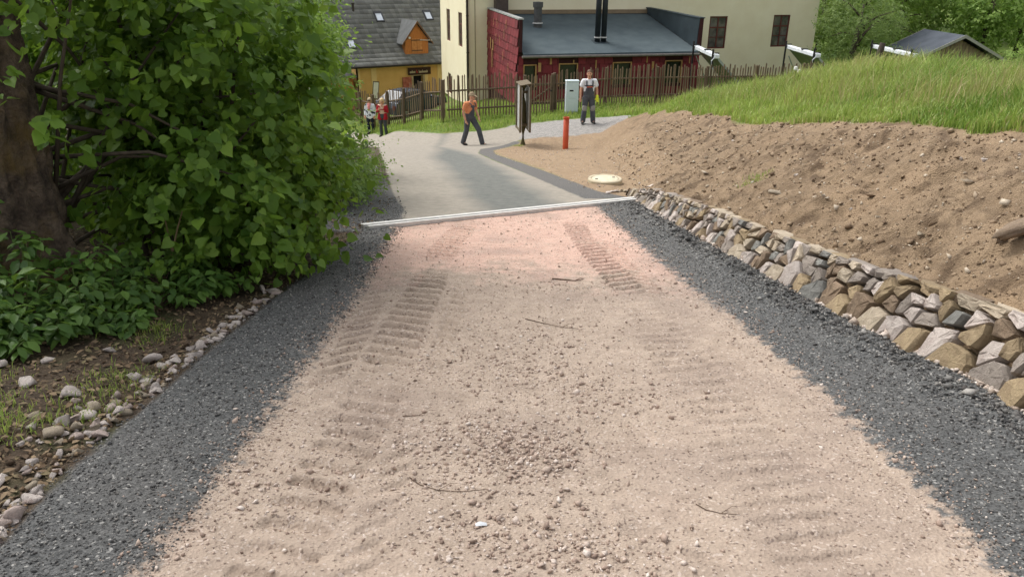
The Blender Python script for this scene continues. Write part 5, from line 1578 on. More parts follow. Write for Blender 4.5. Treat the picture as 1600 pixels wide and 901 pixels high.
# woman in white jacket with sunglasses
Jh = dict(head=(0, -.02, 1.57), neck=(0, 0, 1.44), chest=(0, 0, 1.24), waist=(0, 0, 1.04), pelvis=(0, 0, .91), look=(.0, -1, -.02),
          shoulderR=(-.165, 0, 1.35), elbowR=(-.235, .03, 1.09), wristR=(-.23, -.06, .87), handR=(-.22, -.10, .74),
          shoulderL=(.165, 0, 1.35), elbowL=(.235, .03, 1.09), wristL=(.23, -.06, .87), handL=(.22, -.10, .74),
          hipR=(-.09, 0, .85), kneeR=(-.10, -.04, .47), ankleR=(-.10, .02, .08), toeR=(-.11, -.15, .03),
          hipL=(.09, 0, .85), kneeL=(.10, -.02, .47), ankleL=(.11, .05, .08), toeL=(.12, -.12, .03))
def out_wh(t, J, d):
    tw = NT('white_black_jacket')
    nn = tw.noise(5.5, 2, .5, tw.coord('Object'))
    tw.base(tw.mix(tw.ramp(nn, .60, .62), lin(226, 230, 238), lin(40, 46, 58)))
    tw.bsdf.inputs['Roughness'].default_value = .8
    shirt(t, d, tw.mat, 1.5, rr=(.17, .155, .165, .09), nm='jacket', hem=d['P'] + Vector((0, 0, -.08)), arm_r=(.098, .084, .07))
    b = MB(); N = d['N']
    chain(b, [N + Vector((-.03, -.085, -.02)), N + Vector((-.015, -.15, -.14)), N + Vector((0, -.17, -.30))], [.05, .05, .035])
    chain(b, [N + Vector((.03, -.085, -.02)), N + Vector((.02, -.15, -.14)), N + Vector((.015, -.17, -.27))], [.05, .05, .035])
    remeshed('scarf', b, mat('pink_scarf', lin(214, 116, 116), lin(232, 170, 164), 14, .85), t, .012, 2)
    trousers(t, d, mat('navy_trousers', lin(38, 42, 56), lin(30, 34, 46), 8, .85), (.12, .1, .074, .07))
    shoes(t, d, dblk)
    hair(t, d, mat('pale_blonde_hair', lin(206, 186, 152), lin(180, 158, 122), 30, .6, .3), .01, vol=.099)
    H, hd, side = d['H'], d['hd'], d['side']
    g = MB()
    for s_ in (-1, 1): chain(g, [H + hd * .097 + side * s_ * .02 + Vector((0, 0, .018)), H + hd * .094 + side * s_ * .056 + Vector((0, 0, .018))], [.024, .022], 1, 1, 10)
    g.tube([H + hd * .09 + side * .07 + Vector((0, 0, .02)), H + side * .092 + Vector((0, 0, .02))], .005, 6).tube([H + hd * .09 - side * .07 + Vector((0, 0, .02)), H - side * .092 + Vector((0, 0, .02))], .005, 6)
    g.build('sunglasses', mat('black_lens', lin(24, 22, 22), None, 5, .15), t)
person('woman in a white jacket with pink scarf and dark sunglasses beside the shrub', (-6.97, 37.6, gz(-6.97, 37.6) + .005), rad(-8), Jh, 1.02, out_wh)

bpy.context.view_layer.update()
dg = bpy.context.evaluated_depsgraph_get()
for o in PENDING:
    me = bpy.data.meshes.new_from_object(o.evaluated_get(dg))
    old = o.data
    o.modifiers.clear()
    o.data = me; me.name = o.name
    me.polygons.foreach_set('use_smooth', [True] * len(me.polygons))
# ---------------------------------------------------------------- leaves
def nrm(a): return a / np.maximum(np.linalg.norm(a, axis=-1, keepdims=True), 1e-9)
def mirror_leaf(half, mids):
    """outline points of one side and midrib points -> vertices and triangles"""
    V = [(0, y, z) for y, z in mids] + [(x, y, z) for x, y, z in half] + [(-x, y, z) for x, y, z in half]
    return np.array(V, float)
LV = mirror_leaf([(.27, -.09, .02), (.47, .13, .07), (.43, .44, .06), (.21, .76, .01)], [(.03, 0), (.38, -.03), (1.0, -.12)])
LF = np.array([(0, 3, 4), (0, 4, 1), (1, 4, 5), (1, 5, 6), (1, 6, 2), (0, 8, 7), (0, 1, 8), (1, 9, 8), (1, 10, 9), (1, 2, 10)])
HEART = (LV - np.array([0, .1, 0]), LF)
OV = np.array([(0, 0, 0), (.27, .38, .08), (.20, .72, .03), (0, 1, -.08), (-.20, .72, .03), (-.27, .38, .08), (0, .45, -.01)])
OVAL = (OV, np.array([(0, 1, 6), (1, 2, 6), (2, 3, 6), (3, 4, 6), (4, 5, 6), (5, 0, 6)]))
DIA = (np.array([(0, 0, 0), (.32, .45, .09), (0, 1, -.05), (-.32, .45, .09)]), np.array([(0, 1, 2), (0, 2, 3)]))

def leaf_frames(out, rng, up=.7, droop=.35, jit=.45):
    n = len(out)
    N = nrm(out * .55 + np.array([0, 0, up]) + rng.normal(0, jit, (n, 3)))
    T = out * np.array([1, 1, .4]) + np.array([0, 0, -droop]) + rng.normal(0, .6, (n, 3))
    T = nrm(T - N * np.sum(T * N, -1, keepdims=True))
    S = np.cross(T, N)
    return np.stack([S, T, N], -1)          # columns

def leaf_mesh(name, C, out, size, tmpl, m_, rng, up=.7, droop=.35, jit=.45, tint=None):
    V, F = tmpl
    R = leaf_frames(out, rng, up, droop, jit)
    P = np.einsum('nij,vj->nvi', R, V) * size[:, None, None] + C[:, None, :]
    FF = (F[None] + (np.arange(len(C)) * len(V))[:, None, None]).reshape(-1, 3)
    tint = rng.random(len(C)) if tint is None else tint
    return npmesh(name, P.reshape(-1, 3), FF, m_, {'tint': np.repeat(tint, len(V))})

def shoots(ells, n_shoots, per, rng, length=.4, floor=None, bias=.45, keep=None, boughs=0, spread=.22):
    """leafy shoots spread through a union of ellipsoids; returns leaf centres, outward directions, shoot lines"""
    vol = np.array([e[1][0] * e[1][1] * e[1][2] for e in ells]) ** .8; vol = vol / vol.sum()
    which = rng.choice(len(ells), n_shoots, p=vol)
    c = np.array([e[0] for e in ells])[which]; r = np.array([e[1] for e in ells])[which]
    d = nrm(rng.normal(size=(n_shoots, 3)))
    rr = (bias ** 3 + (1 - bias ** 3) * rng.random(n_shoots)) ** (1 / 3)
    rr = rr * (1 + .16 * np.sin(d[:, 0] * 8 + which * 2) * np.cos(d[:, 2] * 7 + d[:, 1] * 6) + .10 * np.sin(d[:, 2] * 13 + d[:, 0] * 5 + which))
    B = c + d * r * rr[:, None]
    o = nrm(d / r)
    if boughs:
        # gather most of the shoots into separate drooping boughs
        c0, o0 = B[:boughs], o[:boughs]
        pick = rng.integers(0, boughs, n_shoots); loose = rng.random(n_shoots) < .22
        off = rng.normal(0, spread, (n_shoots, 3)) * np.array([1.2, 1.2, .55])
        B = np.where(loose[:, None], B, c0[pick] + off); o = np.where(loose[:, None], o, nrm(o0[pick] + off * 1.2))
    if keep is not None:
        k = keep(B); B, o = B[k], o[k]
    ns = len(B)
    dirs = nrm(o + np.array([0, 0, -.15]) + rng.normal(0, .5, (ns, 3)))
    L_ = length * rng.uniform(.5, 1.2, ns)
    t = np.linspace(0, 1, per)[None, :, None] + rng.uniform(-.06, .06, (ns, per, 1))
    P = B[:, None, :] + dirs[:, None, :] * L_[:, None, None] * (t - .5)
    P[:, :, 2] -= (.18 * L_[:, None] * (t[:, :, 0] - .3) ** 2)
    P = P + rng.normal(0, .035, P.shape) * length / .4
    O = np.repeat(o[:, None, :], per, 1)
    st = np.repeat(rng.random(ns)[:, None], per, 1)
    P, O, st = P.reshape(-1, 3), O.reshape(-1, 3), st.reshape(-1)
    if floor is not None:
        k = P[:, 2] > floor(P[:, 0], P[:, 1]); P, O, st = P[k], O[k], st[k]
    return P, O, np.clip(st * .6 + rng.random(len(P)) * .4, 0, 1), B

LINDEN = leaf_mat('linden_leaf', lin(74, 114, 40), lin(152, 188, 80), .52, .42)
SHRUB = leaf_mat('shrub_leaf', lin(90, 132, 54), lin(176, 204, 108), .52, .45)
HERB = leaf_mat('herb_leaf', lin(64, 98, 42), lin(116, 150, 70), .4, .5)
TREE = leaf_mat('tree_leaf', lin(118, 152, 74), lin(184, 206, 120), .52, .5)
TREE2 = leaf_mat('apple_leaf', lin(116, 146, 84), lin(182, 200, 130), .52, .5)
BARK = mat('grey_bark', lin(96, 86, 74), lin(70, 62, 54), 6, .9, .5, .02, stretch=(3, 3, .8))

rngv = np.random.default_rng(77)
# --- old linden: trunk with ridged bark and moss
lx, ly = -4.0, 5.6
lin_t = thing('linden_tree', 'old linden tree with thick mossy trunk and heart shaped leaves over the shoulder', 'tree', (lx, ly, gz(lx, ly) - .1))
nz, na = 110, 120
zz = np.linspace(-.15, 4.2, nz); aa = np.linspace(0, 2 * np.pi, na, endpoint=False)
A, Zt = np.meshgrid(aa, zz)
Rt = .42 + .20 * np.exp(-np.clip(Zt, 0, 9) / .42) * (1 + .35 * np.cos(3 * A + .6) + .25 * np.cos(5 * A)) - .035 * Zt
ridge = fbm(A * 9 / np.pi + 40 + .35 * np.sin(Zt * 3), Zt * 1.6 + 10, 4, 61)
Rt += .24 * ridge + .10 * fbm(A * 26 / np.pi + 3, Zt * 3.5, 3, 62) + .03 * fbm(A * 30, Zt * 14, 3, 63)
Rt[:, -1] = Rt[:, -1] * .5 + Rt[:, 0] * .5
Xc = .05 * np.sin(Zt * .9) + .02 * Zt
TV = np.stack([Xc + Rt * np.cos(A), Rt * np.sin(A), Zt], -1).reshape(-1, 3)
ii = np.arange(nz * na).reshape(nz, na)
TF = np.stack([ii[:-1], np.roll(ii[:-1], -1, 1), np.roll(ii[1:], -1, 1), ii[1:]], -1).reshape(-1, 4)
tb = NT('linden_bark')
pn = tb.coord('Object')
n1 = tb.noise(7, 6, .65, pn); n2 = tb.noise(2.2, 4, .6, pn); n3 = tb.noise(30, 4, .7, pn)
cb_ = tb.mix(tb.ramp(n1, .36, .64), lin(60, 50, 42), lin(124, 108, 92))
cb_ = tb.mix(tb.ramp(n3, .5, .75, 0, .6), cb_, lin(56, 48, 40))
cb_ = tb.mix(tb.math('MULTIPLY', tb.ramp(n2, .5, .66), .75), cb_, lin(112, 92, 46))
tb.base(cb_); tb.bsdf.inputs['Roughness'].default_value = .95
tb.bump(tb.math('ADD', n1, tb.math('MULTIPLY', n3, .6)), 1.0, .06)
place('trunk', npmesh('trunk', TV, TF, tb.mat, smooth=True), lin_t)
LO = np.array(lin_t.location)
ELL = [((-2.95, 7.1, .45), (1.25, 1.5, 1.35)), ((-2.35, 6.5, -.33), (.62, .75, .46)), ((-3.0, 6.9, 1.7), (1.35, 1.7, 1.2)), ((-3.9, 7.6, .6), (1.1, 1.3, 1.6)), ((-2.75, 6.3, -.1), (.7, .6, .6)), ((-2.5, 7.6, -.3), (.8, .9, .7)), ((-2.35, 5.95, -.55), (.5, .5, .34)), ((-2.05, 6.7, -.5), (.42, .55, .34))]
def lane_clear(x, y, z, lane=0.0):
    """growth is trimmed back where it would stand out over the lane"""
    slack = lane - .05 - .16 * np.log(np.maximum(hash2(np.floor(x * 4000), np.floor(y * 4000), 3), .02)) + .5 * fbm(y * 2.5, x * 2.5, 2, 6)
    return np.where(x > slack + np.interp(y, [5, 6, 7.5, 9, 10.5, 12.6, 17.4, 24], [-1.5, -1.6, -1.78, -2.0, -2.2, -2.5, -3.3, -4.8]), 99.0, z)
floor_l = lambda x, y: lane_clear(x, y, height(x, y) + .06)
P, O, tint, B = shoots(ELL, 2150, 12, rngv, .46, floor_l, .3, boughs=190, spread=.2, keep=lambda B: ~((B[:, 0] < -3.35) & (B[:, 1] < 6.25)))
# sprays that cross in front of the trunk
P2, O2, t2, B2 = shoots([((-3.25, 4.75, .85), (.28, .2, .2)), ((-3.0, 4.9, .6), (.16, .15, .12)), ((-3.05, 5.2, 1.35), (.3, .3, .2))], 14, 7, rngv, .3, None, .1)
P, O, tint = np.concatenate([P, P2]), np.concatenate([O, O2]), np.concatenate([tint, t2])
size = np.clip(rngv.normal(.078, .022, len(P)), .03, .125)
P = P - LO
# the 300 leaves that show largest stand as leaves of their own, the rest as foliage
dist = np.linalg.norm(P + LO - np.array([0, 0, 1.6]), axis=1)
vis = O @ np.array([.45, -.8, .35])
score = size / dist * (vis > .15) * (P[:, 2] + LO[2] < 1.5)
big = np.argsort(-score)[:300]
rest = np.ones(len(P), bool); rest[big] = False
tag(place('foliage', leaf_mesh('foliage', P[rest], O[rest], size[rest], HEART, LINDEN, rngv, .5, .6, .5, tint[rest]), lin_t), kind='stuff')
Rb = leaf_frames(O[big], rngv, .5, .6, .5)
one = [npmesh('leaf', HEART[0], HEART[1], LINDEN, {'tint': np.full(len(HEART[0]), v)}) for v in (.15, .4, .65, .95)]
for k, i in enumerate(big):
    o = place('leaf', one[k % 4], lin_t)
    M = Matrix(Rb[k].tolist()).to_4x4(); M.translation = Vector(P[i])
    o.matrix_local = M @ Matrix.Scale(float(size[i]) * 1.05, 4)
rb_ = random.Random(31)
for k in range(56):
    b = B[rb_.randrange(len(B))] - LO
    h0 = rb_.uniform(.1, 2.2)
    s = Vector((.3, .3, h0)) if k % 2 else Vector((1.0 + rb_.uniform(-.4, .4), 1.2 + rb_.uniform(-.6, .6), gz(lx + 1.0, ly + 1.2) - LO[2]))
    e = Vector(b); m = s.lerp(e, .5) + Vector((0, 0, .15))
    MB().tube([s, m, e], [.022, .014, .005], 6).build('branch', BARK, lin_t, smooth=True)
# the crown overhead, out of the picture, that shades this side of the road
P, O, tint, B = shoots([((-4.2, 5.5, 7.2), (3.6, 4.0, 2.4)), ((-5.5, 8.5, 6.2), (3.2, 3.2, 2.2))], 110, 12, rngv, 1.0, None, .3)
tag(place('crown', leaf_mesh('crown', P - LO, O, rngv.uniform(.15, .25, len(P)), DIA, LINDEN, rngv, .7, .4, .5, tint), lin_t), kind='stuff')
for k in range(7):
    b = Vector(B[rb_.randrange(len(B))] - LO)
    MB().tube([(0.08, 0, 3.9), Vector((0, 0, 4.6)).lerp(b, .35), b], [.2, .12, .03], 8).build('limb', BARK, lin_t, smooth=True)

# --- roadside shrubs further down
def shrub(label, base, ells, ns, per, length, size, m_, rng, tmpl=OVAL, stems=14, flr=.05, lane=-.12):
    x, y = base
    t = thing('roadside_shrub', label, 'shrub', (x, y, gz(x, y) - .05))
    O3 = np.array(t.location)
    P, O, tint, B = shoots(ells, ns, per, rng, length, lambda a, b: lane_clear(a, b, height(a, b) + flr, lane), .4, boughs=ns // 14, spread=.2)
    tag(place('foliage', leaf_mesh('foliage', P - O3, O, rng.uniform(size * .65, size * 1.25, len(P)), tmpl, m_, rng, .6, .4, .5, tint), t), kind='stuff')
    for k in range(stems):
        b = Vector(B[rb_.randrange(len(B))] - O3); s = Vector((rb_.uniform(-.3, .3), rb_.uniform(-.3, .3), 0))
        MB().tube([s, s.lerp(b, .5) + Vector((0, 0, .25)), b], [.03, .018, .006], 6).build('stem', BARK, t, smooth=True)
    return t
shrub('tall dense green shrub reaching over the left edge of the asphalt lane', (-4.3, 11.8), [((-4.0, 11.4, -.3), (1.6, 2.1, 1.6)), ((-4.15, 12.0, 1.1), (1.15, 1.9, 1.2)), ((-3.0, 10.7, -1.35), (.75, 1.3, .6))] + [((x_, y_, z_), (.36, .4, .26)) for x_, y_, z_ in ((-2.90, 12.4, .25), (-2.85, 12.8, -.15), (-2.8, 12.2, -.55), (-3.05, 12.6, .65), (-2.75, 11.6, -.95), (-2.95, 12.9, -1.2), (-2.85, 11.2, .1), (-2.75, 10.8, -.4), (-3.2, 11.5, .85), (-3.3, 12.4, 1.0))], 4000, 12, .36, .072, SHRUB, rngv)
shrub('tall pale tipped shrub beyond the drain in front of the yellow house', (-4.9, 15.2), [((-5.15, 14.8, -1.0), (1.7, 2.0, 1.7)), ((-5.2, 15.2, .5), (1.6, 1.8, 1.2)), ((-3.9, 15.0, -.2), (.4, .5, .3)), ((-3.9, 14.6, -1.4), (.4, .5, .3))], 3000, 12, .42, .085, SHRUB, rngv)
shrub('low bushy shrub skirting the left end of the drain', (-2.75, 10.2), [((-2.6, 10.3, -1.45), (.55, 1.3, .38)), ((-2.9, 11.6, -1.6), (.6, 1.2, .5)), ((-3.2, 13.3, -1.9), (.75, 1.2, .55)), ((-4.1, 16.6, -2.4), (.8, 1.6, .6)), ((-4.9, 19.6, -2.9), (.8, 1.8, .6)), ((-2.55, 11.6, -1.5), (.45, 1.3, .42)), ((-3.0, 13.8, -1.9), (.5, 1.5, .5))], 2000, 10, .22, .055, SHRUB, rngv, lane=.32)
shrub('shrub mass on the bank behind the linden trunk', (-5.9, 8.6), [((-5.6, 8.9, .6), (1.6, 1.8, 2.0)), ((-4.6, 9.3, .9), (1.2, 1.3, 1.7)), ((-5.8, 11.5, 1.0), (1.6, 1.8, 2.1))], 1500, 12, .45, .085, LINDEN, rngv, HEART)
shrub('shrub where the lane bends left before the women', (-7.3, 20.0), [((-7.1, 19.5, -2.1), (1.5, 2.2, 1.4))], 800, 12, .45, .085, SHRUB, rngv)

# --- herbs under the tree
def herb(x, y, hgt, spread, nst, label, group):
    t = thing('leafy_herb', label, 'plant', (x, y, gz(x, y)), 0, group)
    r = rngv; Cs, Os, mb = [], [], MB()
    for k in range(nst):
        a = r.uniform(0, 6.283); rad_ = spread * math.sqrt(r.random())
        hh = hgt * r.uniform(.55, 1.1)
        tip = np.array([math.cos(a) * rad_, math.sin(a) * rad_, hh])
        mb.tube([(tip[0] * .3, tip[1] * .3, 0), (tip[0] * .7, tip[1] * .7, hh * .6), tuple(tip)], [.004, .003, .002], 4)
        for q in range(6):
            b = a + q * 1.05 + r.normal(0, .2)
            d = np.array([math.cos(b), math.sin(b), .1])
            Cs.append(tip + d * .02 - np.array([0, 0, .05 * (q % 2)])); Os.append(d)
            f = r.uniform(.35, .9)
            Cs.append(tip * np.array([f, f, f]) + d * .05); Os.append(d)
    mb.build('stem', mat('herb_stem', lin(104, 122, 70), None, 9, .7), t)
    Cs, Os = np.array(Cs), np.array(Os)
    tag(place('leaves', leaf_mesh('leaves', Cs, Os, r.uniform(.06, .115, len(Cs)), OVAL, HERB, r, 1.0, .25, .22), t), kind='stuff')
hp = [(-3.55, 4.55, .42), (-3.2, 4.5, .36), (-3.38, 4.85, .5), (-2.95, 4.72, .34), (-3.05, 5.05, .42), (-2.72, 5.0, .3), (-3.7, 4.9, .6), (-2.85, 5.35, .36), (-2.5, 5.35, .24), (-3.9, 4.5, .5), (-2.62, 5.75, .3), (-3.6, 4.2, .3), (-3.3, 4.25, .25), (-2.35, 5.75, .2), (-3.75, 4.1, .34), (-3.45, 3.95, .26), (-3.15, 4.2, .24), (-2.9, 4.4, .22), (-3.95, 4.2, .45), (-3.6, 3.75, .2), (-2.65, 4.65, .2), (-3.05, 4.0, .14)]
for x, y, h_ in hp:
    herb(x, y, h_, .22, 15, 'leafy green ground herb in the clump at the foot of the tree trunk', 'herbs at the foot of the linden')
ds = thing('dry_stalk', 'bare forked dry stalk standing beside the tree trunk', 'stalk', (-2.75, 5.75, gz(-2.75, 5.75)))
MB().tube([(0, 0, 0), (.03, .02, .3), (.02, .0, .62)], [.012, .010, .007], 6).build('stem', mat('dry_stem', lin(142, 122, 92), None, 12, .85), ds)
MB().tube([(.03, .02, .3), (.1, .03, .5), (.17, .02, .66)], [.008, .006, .004], 6).build('fork', mat('dry_stem', lin(142, 122, 92)), ds)

# --- fallen leaves and bits of bark on the litter
n = 5200
fy_ = np.exp(rngv.uniform(math.log(2.2), math.log(9.5), n)); fx_ = d_left(fy_) - .06 - rngv.random(n) ** 1.4 * 2.4
od = nrm(np.stack([rngv.normal(size=n), rngv.normal(size=n), np.full(n, .05)], -1))
FALLEN = tint_mat('fallen_leaf', [lin(58, 46, 36), lin(92, 74, 56), lin(124, 104, 80), lin(150, 130, 104), lin(104, 98, 66)])
tag(place('fallen_leaves', leaf_mesh('fallen_leaves', np.stack([fx_, fy_, ground_z(fx_, fy_) + .012], -1), od, rngv.uniform(.015, .055, n), OVAL, FALLEN, rngv, 1.6, 0, .35)), kind='stuff')

# ---------------------------------------------------------------- grass (stuff)
tg = NT('grass_blade')
ga = tg.attr('tint'); gd = tg.attr('dry')
gc = tg.mix(ga, lin(112, 142, 54), lin(178, 196, 100))
gc = tg.mix(gd, gc, lin(172, 160, 108))
tg.base(gc); tg.bsdf.inputs['Roughness'].default_value = .55
trn = tg.n('ShaderNodeBsdfTranslucent'); tg.L(gc, trn.inputs['Color'])
mxs = tg.n('ShaderNodeMixShader'); mxs.inputs[0].default_value = .35
tg.L(tg.bsdf.outputs[0], mxs.inputs[1]); tg.L(trn.outputs[0], mxs.inputs[2]); tg.L(mxs.outputs[0], tg.out.inputs['Surface'])
GRASS = tg.mat
def blades(name, x, y, h, w, rng, dry, bend=.35):
    n = len(x); z = ground_z(x, y) - .01
    yaw = rng.uniform(0, 6.283, n)
    wx_, wy_ = np.cos(yaw) * w, np.sin(yaw) * w
    la = rng.uniform(0, 6.283, n); lm = h * bend * rng.uniform(.2, 1.3, n)
    lx_, ly_ = np.cos(la) * lm + h * .10, np.sin(la) * lm
    B = np.stack([x, y, z], -1)
    S = np.stack([wx_, wy_, 0 * wx_], -1)
    M = B + np.stack([lx_ * .3, ly_ * .3, h * .58], -1)
    T = B + np.stack([lx_, ly_, h * (1 - .25 * (lm / np.maximum(h, 1e-3)))], -1)
    V = np.stack([B - S, B + S, M - S * .75, M + S * .75, T], 1).reshape(-1, 3)
    F = (np.array([(0, 1, 3), (0, 3, 2), (2, 3, 4)])[None] + (np.arange(n) * 5)[:, None, None]).reshape(-1, 3)
    tn = np.clip(.5 + 1.1 * fbm(x * .7, y * .7, 3, 71) + rng.normal(0, .22, n), 0, 1)
    me = npmesh(name, V, F, GRASS, {'tint': np.repeat(tn, 5), 'dry': np.repeat(dry, 5)})
    return tag(place(name, me), kind='stuff')
rg = np.random.default_rng(5)
n = 165000
gy_ = np.exp(rg.uniform(math.log(5.5), math.log(33), n))
ex = edge_x(gy_)
gx_ = ex - .12 + rg.random(n) ** 1.15 * (1.2 + .62 * gy_)
lim = np.where(gy_ > 26.5, 5.2 - (gy_ - 27) * .6, -99)
ok = (gx_ > lim) & (zones(gx_, gy_)['sd_path'] < -.1) & (gx_ < 24) & ((gx_ > ex + .55 * fbm(gx_ * 1.1, gy_ * 1.1, 3, 91) - .05) | (gy_ > 27.5))
gx_, gy_ = gx_[ok], gy_[ok]
hump = np.exp(-((gx_ - 9) / 2.8) ** 2 - ((gy_ - 18.5) / 3.5) ** 2)
cl = np.clip(1 + 2.0 * fbm(gx_ * .55, gy_ * .55, 3, 81) + 1.3 * fbm(gx_ * 2.6, gy_ * 2.6, 2, 83), .35, 1.9)
hh = (.15 + .22 * sstep(0, 1.6, gx_ - edge_x(gy_)) + .10 * hump) * cl * rg.uniform(.6, 1.3, len(gx_))
hh = hh * np.where(gy_ > 25, .75, 1)
dry = np.clip(hump * .75 * (rg.random(len(gx_)) < .6) + (rg.random(len(gx_)) < .12) * .8 + np.clip(fbm(gx_ * .5, gy_ * .5, 2, 99), 0, 1) * .7, 0, .85)
blades('meadow_grass', gx_, gy_, hh, (.0035 + .00035 * gy_) * rg.uniform(.7, 1.3, len(gx_)), rg, dry, .55)
sel = rg.random(len(gx_)) < np.where(gx_ > edge_x(gy_) + .5, .06, .0)
sx_, sy_ = gx_[sel], gy_[sel]
blades('seed_stalks', sx_, sy_, rg.uniform(.3, .62, len(sx_)), (.0025 + .0003 * sy_), rg, rg.uniform(.35, 1.0, len(sx_)), .5)
n = 42000
gx_ = rg.uniform(-10, 6.5, n); gy_ = rg.uniform(28, 42, n)
zz_ = zones(gx_, gy_)
fl_y = np.interp(gx_, [-9.2, -2.75, .4, 15], [43.9, 31.0, 31.4, 34])
ok = (zz_['sd_far'] < -.12) & (zz_['sd_path'] < -.08) & (gy_ < fl_y + 1.2) & (gy_ > 27.5) & (zz_['sd_bank'] < -.1) & ((gx_ > -3) | (gy_ > fl_y - 3.2))
gx_, gy_ = gx_[ok], gy_[ok]
blades('verge_grass', gx_, gy_, rg.uniform(.08, .26, len(gx_)) * np.clip(1 + 1.5 * fbm(gx_, gy_, 2, 14), .5, 1.6), np.full(len(gx_), .012), rg, (rg.random(len(gx_)) < .08) * .6)
n = 2600
cx_ = np.array([-2.55, -2.35, -2.9, -2.2, -2.75, -2.4, -2.15, -3.0, 3.0, .15]); cy_ = np.array([3.2, 3.05, 3.6, 3.75, 3.3, 4.6, 3.35, 3.1, 9.3, 25.2])
kk = rg.integers(0, 10, n)
gx_ = cx_[kk] + rg.normal(0, .10, n); gy_ = cy_[kk] + rg.normal(0, .13, n)
ok = (gx_ < d_left(gy_) - .08) | (gx_ > 2.7) | (gy_ > 20)
gx_, gy_ = gx_[ok], gy_[ok]
blades('litter_grass', gx_, gy_, rg.uniform(.02, .085, len(gx_)), np.full(len(gx_), .0028), rg, (rg.random(len(gx_)) < .15) * .8, .7)
n = 30000
gx_ = rg.uniform(-4, 22, n); gy_ = rg.uniform(32, 40, n)
ok = gy_ > np.interp(gx_, [-9.2, -2.75, .4, 15], [43.9, 31.0, 31.4, 34])
blades('yard_grass', gx_[ok], gy_[ok], rg.uniform(.08, .3, ok.sum()), np.full(ok.sum(), .012), rg, (rg.random(ok.sum()) < .1) * .6)
for x, y in ((7.4, 20.6), (12.3, 17.2), (10.2, 15.0), (6.1, 17.2)):
    t = thing('dandelion', 'white dandelion clock standing above the meadow grass', 'flower', (x, y, gz(x, y)), 0, 'dandelion clocks in the meadow')
    MB().tube([(0, 0, 0), (.01, 0, .25), (0, .01, .5)], .005, 5).build('stem', mat('herb_stem', lin(104, 122, 70)), t)
    m = MB(); chain(m, [(0, .01, .5), (0, .01, .53)], [.045, .04], 1, 1, 10); m.build('seed_head', mat('dandelion_white', lin(230, 230, 222), None, 20, .9), t)

# ---------------------------------------------------------------- trees behind
def tree(x, y, hgt, rx, label, m_, nleaf, seed, size=.16, lobes=7, low=.3, group='trees behind the hut and the cream house'):
    rng = np.random.default_rng(seed); rr_ = random.Random(seed)
    t = thing('broadleaf_tree', label, 'tree', (x, y, gz(x, y) - .1), 0, group)
    h0 = hgt * low
    trunk = [(0, 0, 0), (rr_.uniform(-.1, .1), 0, hgt * .3), (rr_.uniform(-.2, .2), rr_.uniform(-.2, .2), hgt * .75)]
    MB().tube(trunk, [.16 + hgt * .012, .12 + hgt * .01, .04], 9).build('trunk', BARK, t, smooth=True)
    ells = [((0, 0, hgt * (.5 + low * .35)), (rx * .75, rx * .75, hgt * (.5 - low * .35)))]
    for k in range(lobes):
        a = k * 2.4 + rr_.random(); f = rr_.uniform(.45, .8)
        zc_ = h0 + (hgt - h0) * rr_.uniform(.1, .85)
        w = rx * rr_.uniform(.32, .5)
        ells.append(((math.cos(a) * rx * f, math.sin(a) * rx * f, zc_), (w, w, w * .8)))
    per = 14
    P, O, tint, B = shoots(ells, nleaf // per, per, rng, size * 4.5, None, .5)
    tag(place('crown', leaf_mesh('crown', P, O, rng.uniform(size * .6, size * 1.25, len(P)), DIA, m_, rng, .6, .3, .55, tint), t), kind='stuff')
    for k in range(6):
        b = Vector(B[rr_.randrange(len(B))])
        s = Vector(trunk[1]).lerp(Vector(trunk[2]), rr_.uniform(0, .8))
        MB().tube([s, s.lerp(b, .5) + Vector((0, 0, .2)), b], [.06, .035, .01], 6).build('limb', BARK, t, smooth=True)
tree(17.5, 41.3, 5.6, 2.5, 'apple tree with fine grey green leaves at the right end of the cream wall', TREE2, 17000, 1, .085, 9, .22, None)
tree(25.0, 37.6, 2.7, 1.7, 'low green bush growing in front of the right side of the hut', TREE, 8000, 2, .085, 6, .08, None)
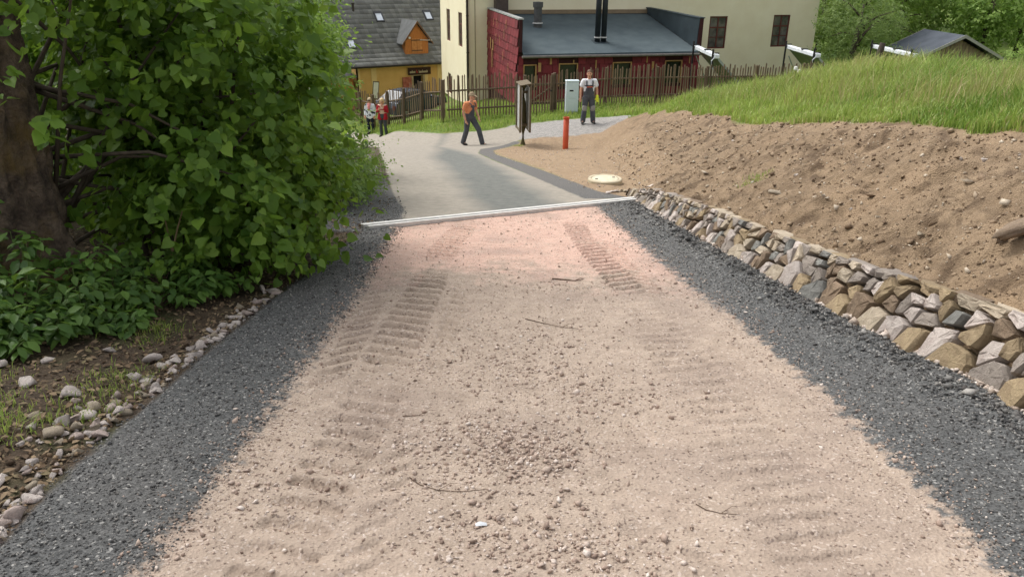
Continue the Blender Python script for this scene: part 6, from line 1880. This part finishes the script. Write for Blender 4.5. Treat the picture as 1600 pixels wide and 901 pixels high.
tree(28.0, 39.8, 3.6, 2.2, 'broad bush beside the bush that hides the hut wall', TREE, 8000, 3, .1, 6, .1, None)
SP = [(20.2, 47.5, 7.0, 2.9), (24.0, 50.5, 7.5, 3.2), (28.5, 49.0, 6.6, 2.8), (32.5, 52.0, 8.0, 3.4), (37.0, 50.0, 7.0, 3.2), (21.5, 57.0, 9.0, 3.8), (28.0, 60.0, 9.5, 4.0), (35.0, 61.0, 9.0, 4.0), (42.0, 60.0, 9.0, 4.0), (31.5, 44.5, 5.0, 2.3), (33.5, 70.0, 12.0, 5.0), (24.0, 70.0, 12.0, 5.0), (45.0, 72.0, 12.0, 5.0), (16.5, 62.0, 11.0, 4.0)]
for i, (x, y, h_, r_) in enumerate(SP):
    lb, gp = (('bright green broadleaf tree rising between the apple tree and the hut roof', 'trees between the apple tree and the hut') if x < 22.5 else
              ('bright green broadleaf tree rising directly behind the hut roof', 'trees directly behind the hut') if x < 30 else
              ('bright green broadleaf tree on the far side of the hut from the apple tree', 'trees on the far side of the hut'))
    tree(x, y, h_, r_, lb, TREE, 7500, 10 + i, .15 + .002 * y, 7, .12, gp)
for i, (x, y, h_, r_) in enumerate([(-14.5, 36, 8.5, 3.0), (-19, 46, 10, 4.0), (-24, 60, 11, 4.5)]):
    tree(x, y, h_, r_, 'green broadleaf tree behind the roadside shrubs near the white pole', TREE, 6500, 40 + i, .16, 7, .12, 'trees behind the roadside shrubs')
# dead post at the meadow edge
dp = thing('tree_stump', 'dark leaning tree stump post standing on the meadow in front of the apple tree', 'stump', (13.35, 29.6, gz(13.35, 29.6) - .1))
MB().tube([(0, 0, 0), (.05, 0, .9), (.16, 0, 1.7), (.2, 0, 2.1)], [.2, .14, .12, .1], 10).build('stem', mat('dark_stump', lin(74, 64, 58), lin(56, 48, 44), 6, .9, .4), dp, smooth=True)
MB().tube([(0, 0, .0), (-.1, -.05, .15), (-.22, -.1, .02)], [.12, .09, .05], 8).build('root', mat('dark_stump', lin(74, 64, 58)), dp, smooth=True)
